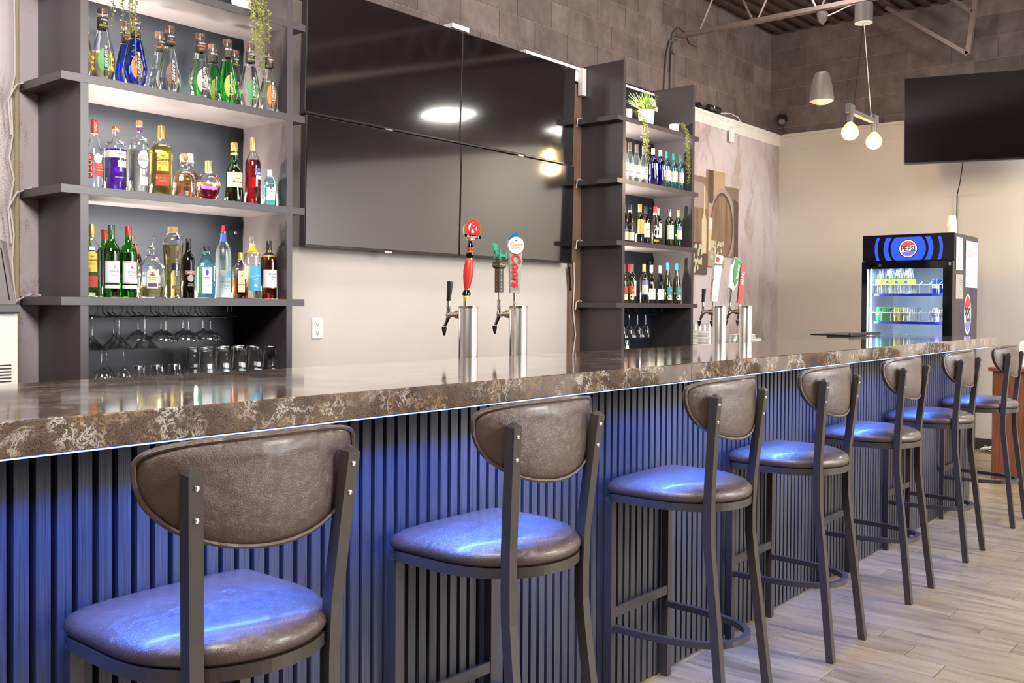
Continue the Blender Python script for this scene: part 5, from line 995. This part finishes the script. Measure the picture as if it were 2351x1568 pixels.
for i in (1, 2):
    draw(i, el(8.42, 2.10, .27, .36), 'print_rim', 2); draw(i, el(8.40, 2.09, .235, .33), 'print_dark', 3); draw(i, el(8.39, 2.08, .215, .31), 'barrel_wood', 4)
draw(2, [(8.66, 1.81), (8.745, 1.81), (8.745, 2.35), (8.64, 2.38)], 'print_dark', 5)
draw(1, [(8.12, 1.70), (8.45, 1.70), (8.45, 1.80), (8.12, 1.83)], 'print_tan', 5)
draw(0, [(8.00, 1.82), (8.09, 1.82), (8.09, 2.13), (8.06, 2.19), (8.06, 2.45), (8.035, 2.45), (8.035, 2.19), (8.00, 2.13)], 'print_wine', 6)
draw(1, [(8.14, 1.85), (8.16, 1.85), (8.20, 2.13), (8.20, 2.16), (8.12, 2.16), (8.12, 2.1)], 'print_pale', 6); draw(1, [(8.14, 1.88), (8.16, 1.88), (8.19, 2.06), (8.12, 2.06)], 'print_wine', 7)
rnd = random.Random(5)
for i, cx_, cz_, rx, rz, n_ in ((0, 7.93, 1.80, .08, .09, 22), (1, 8.30, 1.86, .13, .08, 26), (0, 7.88, 1.68, .05, .05, 8)):
    b = B(); x0, x1, z0, z1, d = spec[i]
    for k in range(n_):
        gx, gz = cx_+rnd.uniform(-rx, rx), cz_+rnd.uniform(-rz, rz); gx = min(x1-.02, max(x0+.02, gx)); gz = max(z0+.03, gz)
        b.add([(gx+.016*cos(2*PI*j/10), YW-.035-d-.003-.00005*k, gz+.024*sin(2*PI*j/10)) for j in range(10)], [tuple(range(10))])
    part('print_shape', cvp(b), 'print_grape', pans[i])

# ------------------------------------------------------------------ roof steel and hanging lamps
XJ, ZJ = 7.73, 3.78
js = struct('roof_joist', B(), 'joist_metal') if False else thing('roof_joist', 'grey open-web steel joist under the corrugated ceiling', 'joist', (XJ, 0, ZJ))
part('bottom_chord', B().box((-.030, -3.0, -.005), (-.006, YB-.06, .0)).box((-.030, -3.0, 0), (-.025, YB-.06, .03)).box((.006, -3.0, -.005), (.030, YB-.06, 0)).box((.025, -3.0, 0), (.030, YB-.06, .03)), 'joist_metal', js)
part('top_chord', B().box((-.035, -3.0, .435), (.035, YB-.02, .455)), 'joist_metal', js)
for k in range(12):
    y = 4.276-.565*k
    for s_, e in ((.225, 0), (-.225, 0)):
        if y+s_ < YB-.05: part('web_rod', B().tube([(0, y+.012*(1 if s_ > 0 else -1), .0), (0, y+s_, .436)], .010, n=8), 'joist_metal', js)
jb = thing('roof_brace', 'dark steel brace meeting in a point in front of the right block wall', 'brace', (9.5, 2.446, 3.665))
part('strut', B().tube([(0, 0, 0), (0, .742, .57)], .05, .035, ref=(1, 0, 0)), 'joist_metal', jb); part('strut', B().tube([(.0, .0, 0), (.0, -.07, .57)], .05, .04, ref=(1, 0, 0)), 'joist_metal', jb); part('strut', B().tube([(.0, -.03, .38), (.0, .18, .57)], .05, .035, ref=(1, 0, 0)), 'joist_metal', jb)
t = thing('conduit', 'dark conduit pipes curving from the joist down behind the right shelf unit', 'conduit', (7.6, YB-.03, 3.1))
part('pipe', B().tube([(.13, -.03, .66), (.06, 0, .66), (-.01, 0, .62), (-.06, 0, .50), (-.09, 0, .30), (-.10, 0, .05)], .010, n=8), 'speaker_grey', t, True)
part('pipe', B().tube([(.02, 0, .55), (.01, 0, .30), (.0, 0, .05)], .010, n=8), 'speaker_grey', t, True); part('pipe', B().tube([(.0, .0, .52), (.04, 0, .70), (.14, 0, .78), (.26, 0, .76), (.36, 0, .68), (.5, 0, .68)], .008, n=8), 'speaker_grey', t, True)
part('junction_box', B().lathe([(.055, -.03), (.055, .01)], 20, (.03, 0, .56), 'y'), 'speaker_grey', t, True)
t = thing('pendant_speaker', 'grey bell shaped pendant speaker hanging on a thin cable', 'speaker', (XJ, 3.114, 2.99))
part('body', B().lathe([(.096, .035), (.098, .045), (.094, .09), (.082, .17), (.064, .24), (.050, .268), (.044, .272)], 32), 'speaker_grey', t, True); part('grille', B().lathe([(.002, .003), (.04, .010), (.075, .024), (.095, .036)], 28), 'speaker_front', t, True); part('cable', B().tube([(0, 0, .27), (0, 0, .69)], .002, n=5), 'black_plastic', t)
part('canopy', B().lathe([(.006, .665), (.010, .672), (.030, .69), (.044, .73), (.046, .76), (.040, .765)], 20), 'speaker_grey', t, True)
t = thing('pendant_lamp', 'pendant lamp with two glowing globe bulbs on a slim bar', 'lamp', (7.76, 2.785, 2.70))
part('canopy', B().lathe([(.070, .915), (.070, 1.07)], 32), 'speaker_grey', t, True, ang=.5); part('canopy_plate', B().lathe([(.069, .912), (.069, .915)], 32), 'white', t)
part('bar', B().box((-.235, -.02, .145), (.235, .02, .185), .004), 'speaker_grey', t); br = t.children[-1]
for s_ in (-1, 1):
    part('cable', B().tube([(.012*s_, 0, .91), (.20*s_, 0, .186)], .003, n=6), 'wire_white' if s_ > 0 else 'black_plastic', t); part('socket', B().lathe([(.022, .075), (.024, .10), (.024, .150)], 16, (.27*s_, 0, 0)), 'speaker_grey', t, True); part('end_block', B().box((.27*s_-.045, -.022, .145), (.27*s_+.045, .022, .215), .003), 'speaker_grey', br)
    bu = part('bulb', B().lathe([(.018, .085), (.024, .070), (.045, .050), (.062, .020), (.066, -.005), (.058, -.035), (.035, -.058), (.002, -.066)], 28, (.27*s_, 0, 0), cap=False), 'bulb_glass', t, True)
    part('filament', B().lathe([(.004, -.038), (.017, -.028), (.018, .025), (.008, .05)], 12, (.27*s_, 0, 0)), 'bulb_filament', bu, True)
    l = bpy.data.lights.new('bulb_lamp', 'POINT'); l.energy = 9; l.color = (1, .72, .42); l.shadow_soft_size = .05; lo_ = bpy.data.objects.new('bulb_lamp', l); C.objects.link(lo_); lo_.location = (7.76+.27*s_, 2.785, 2.60)
cord('white cable sagging between the speaker canopy and the lamp canopy', [(XJ, 3.07, 3.72), (XJ+.01, 3.0, 3.74), (XJ+.01, 2.9, 3.77), (XJ+.02, 2.6, 3.80), (XJ+.02, 2.2, 3.80)], .005, 'wire_white')
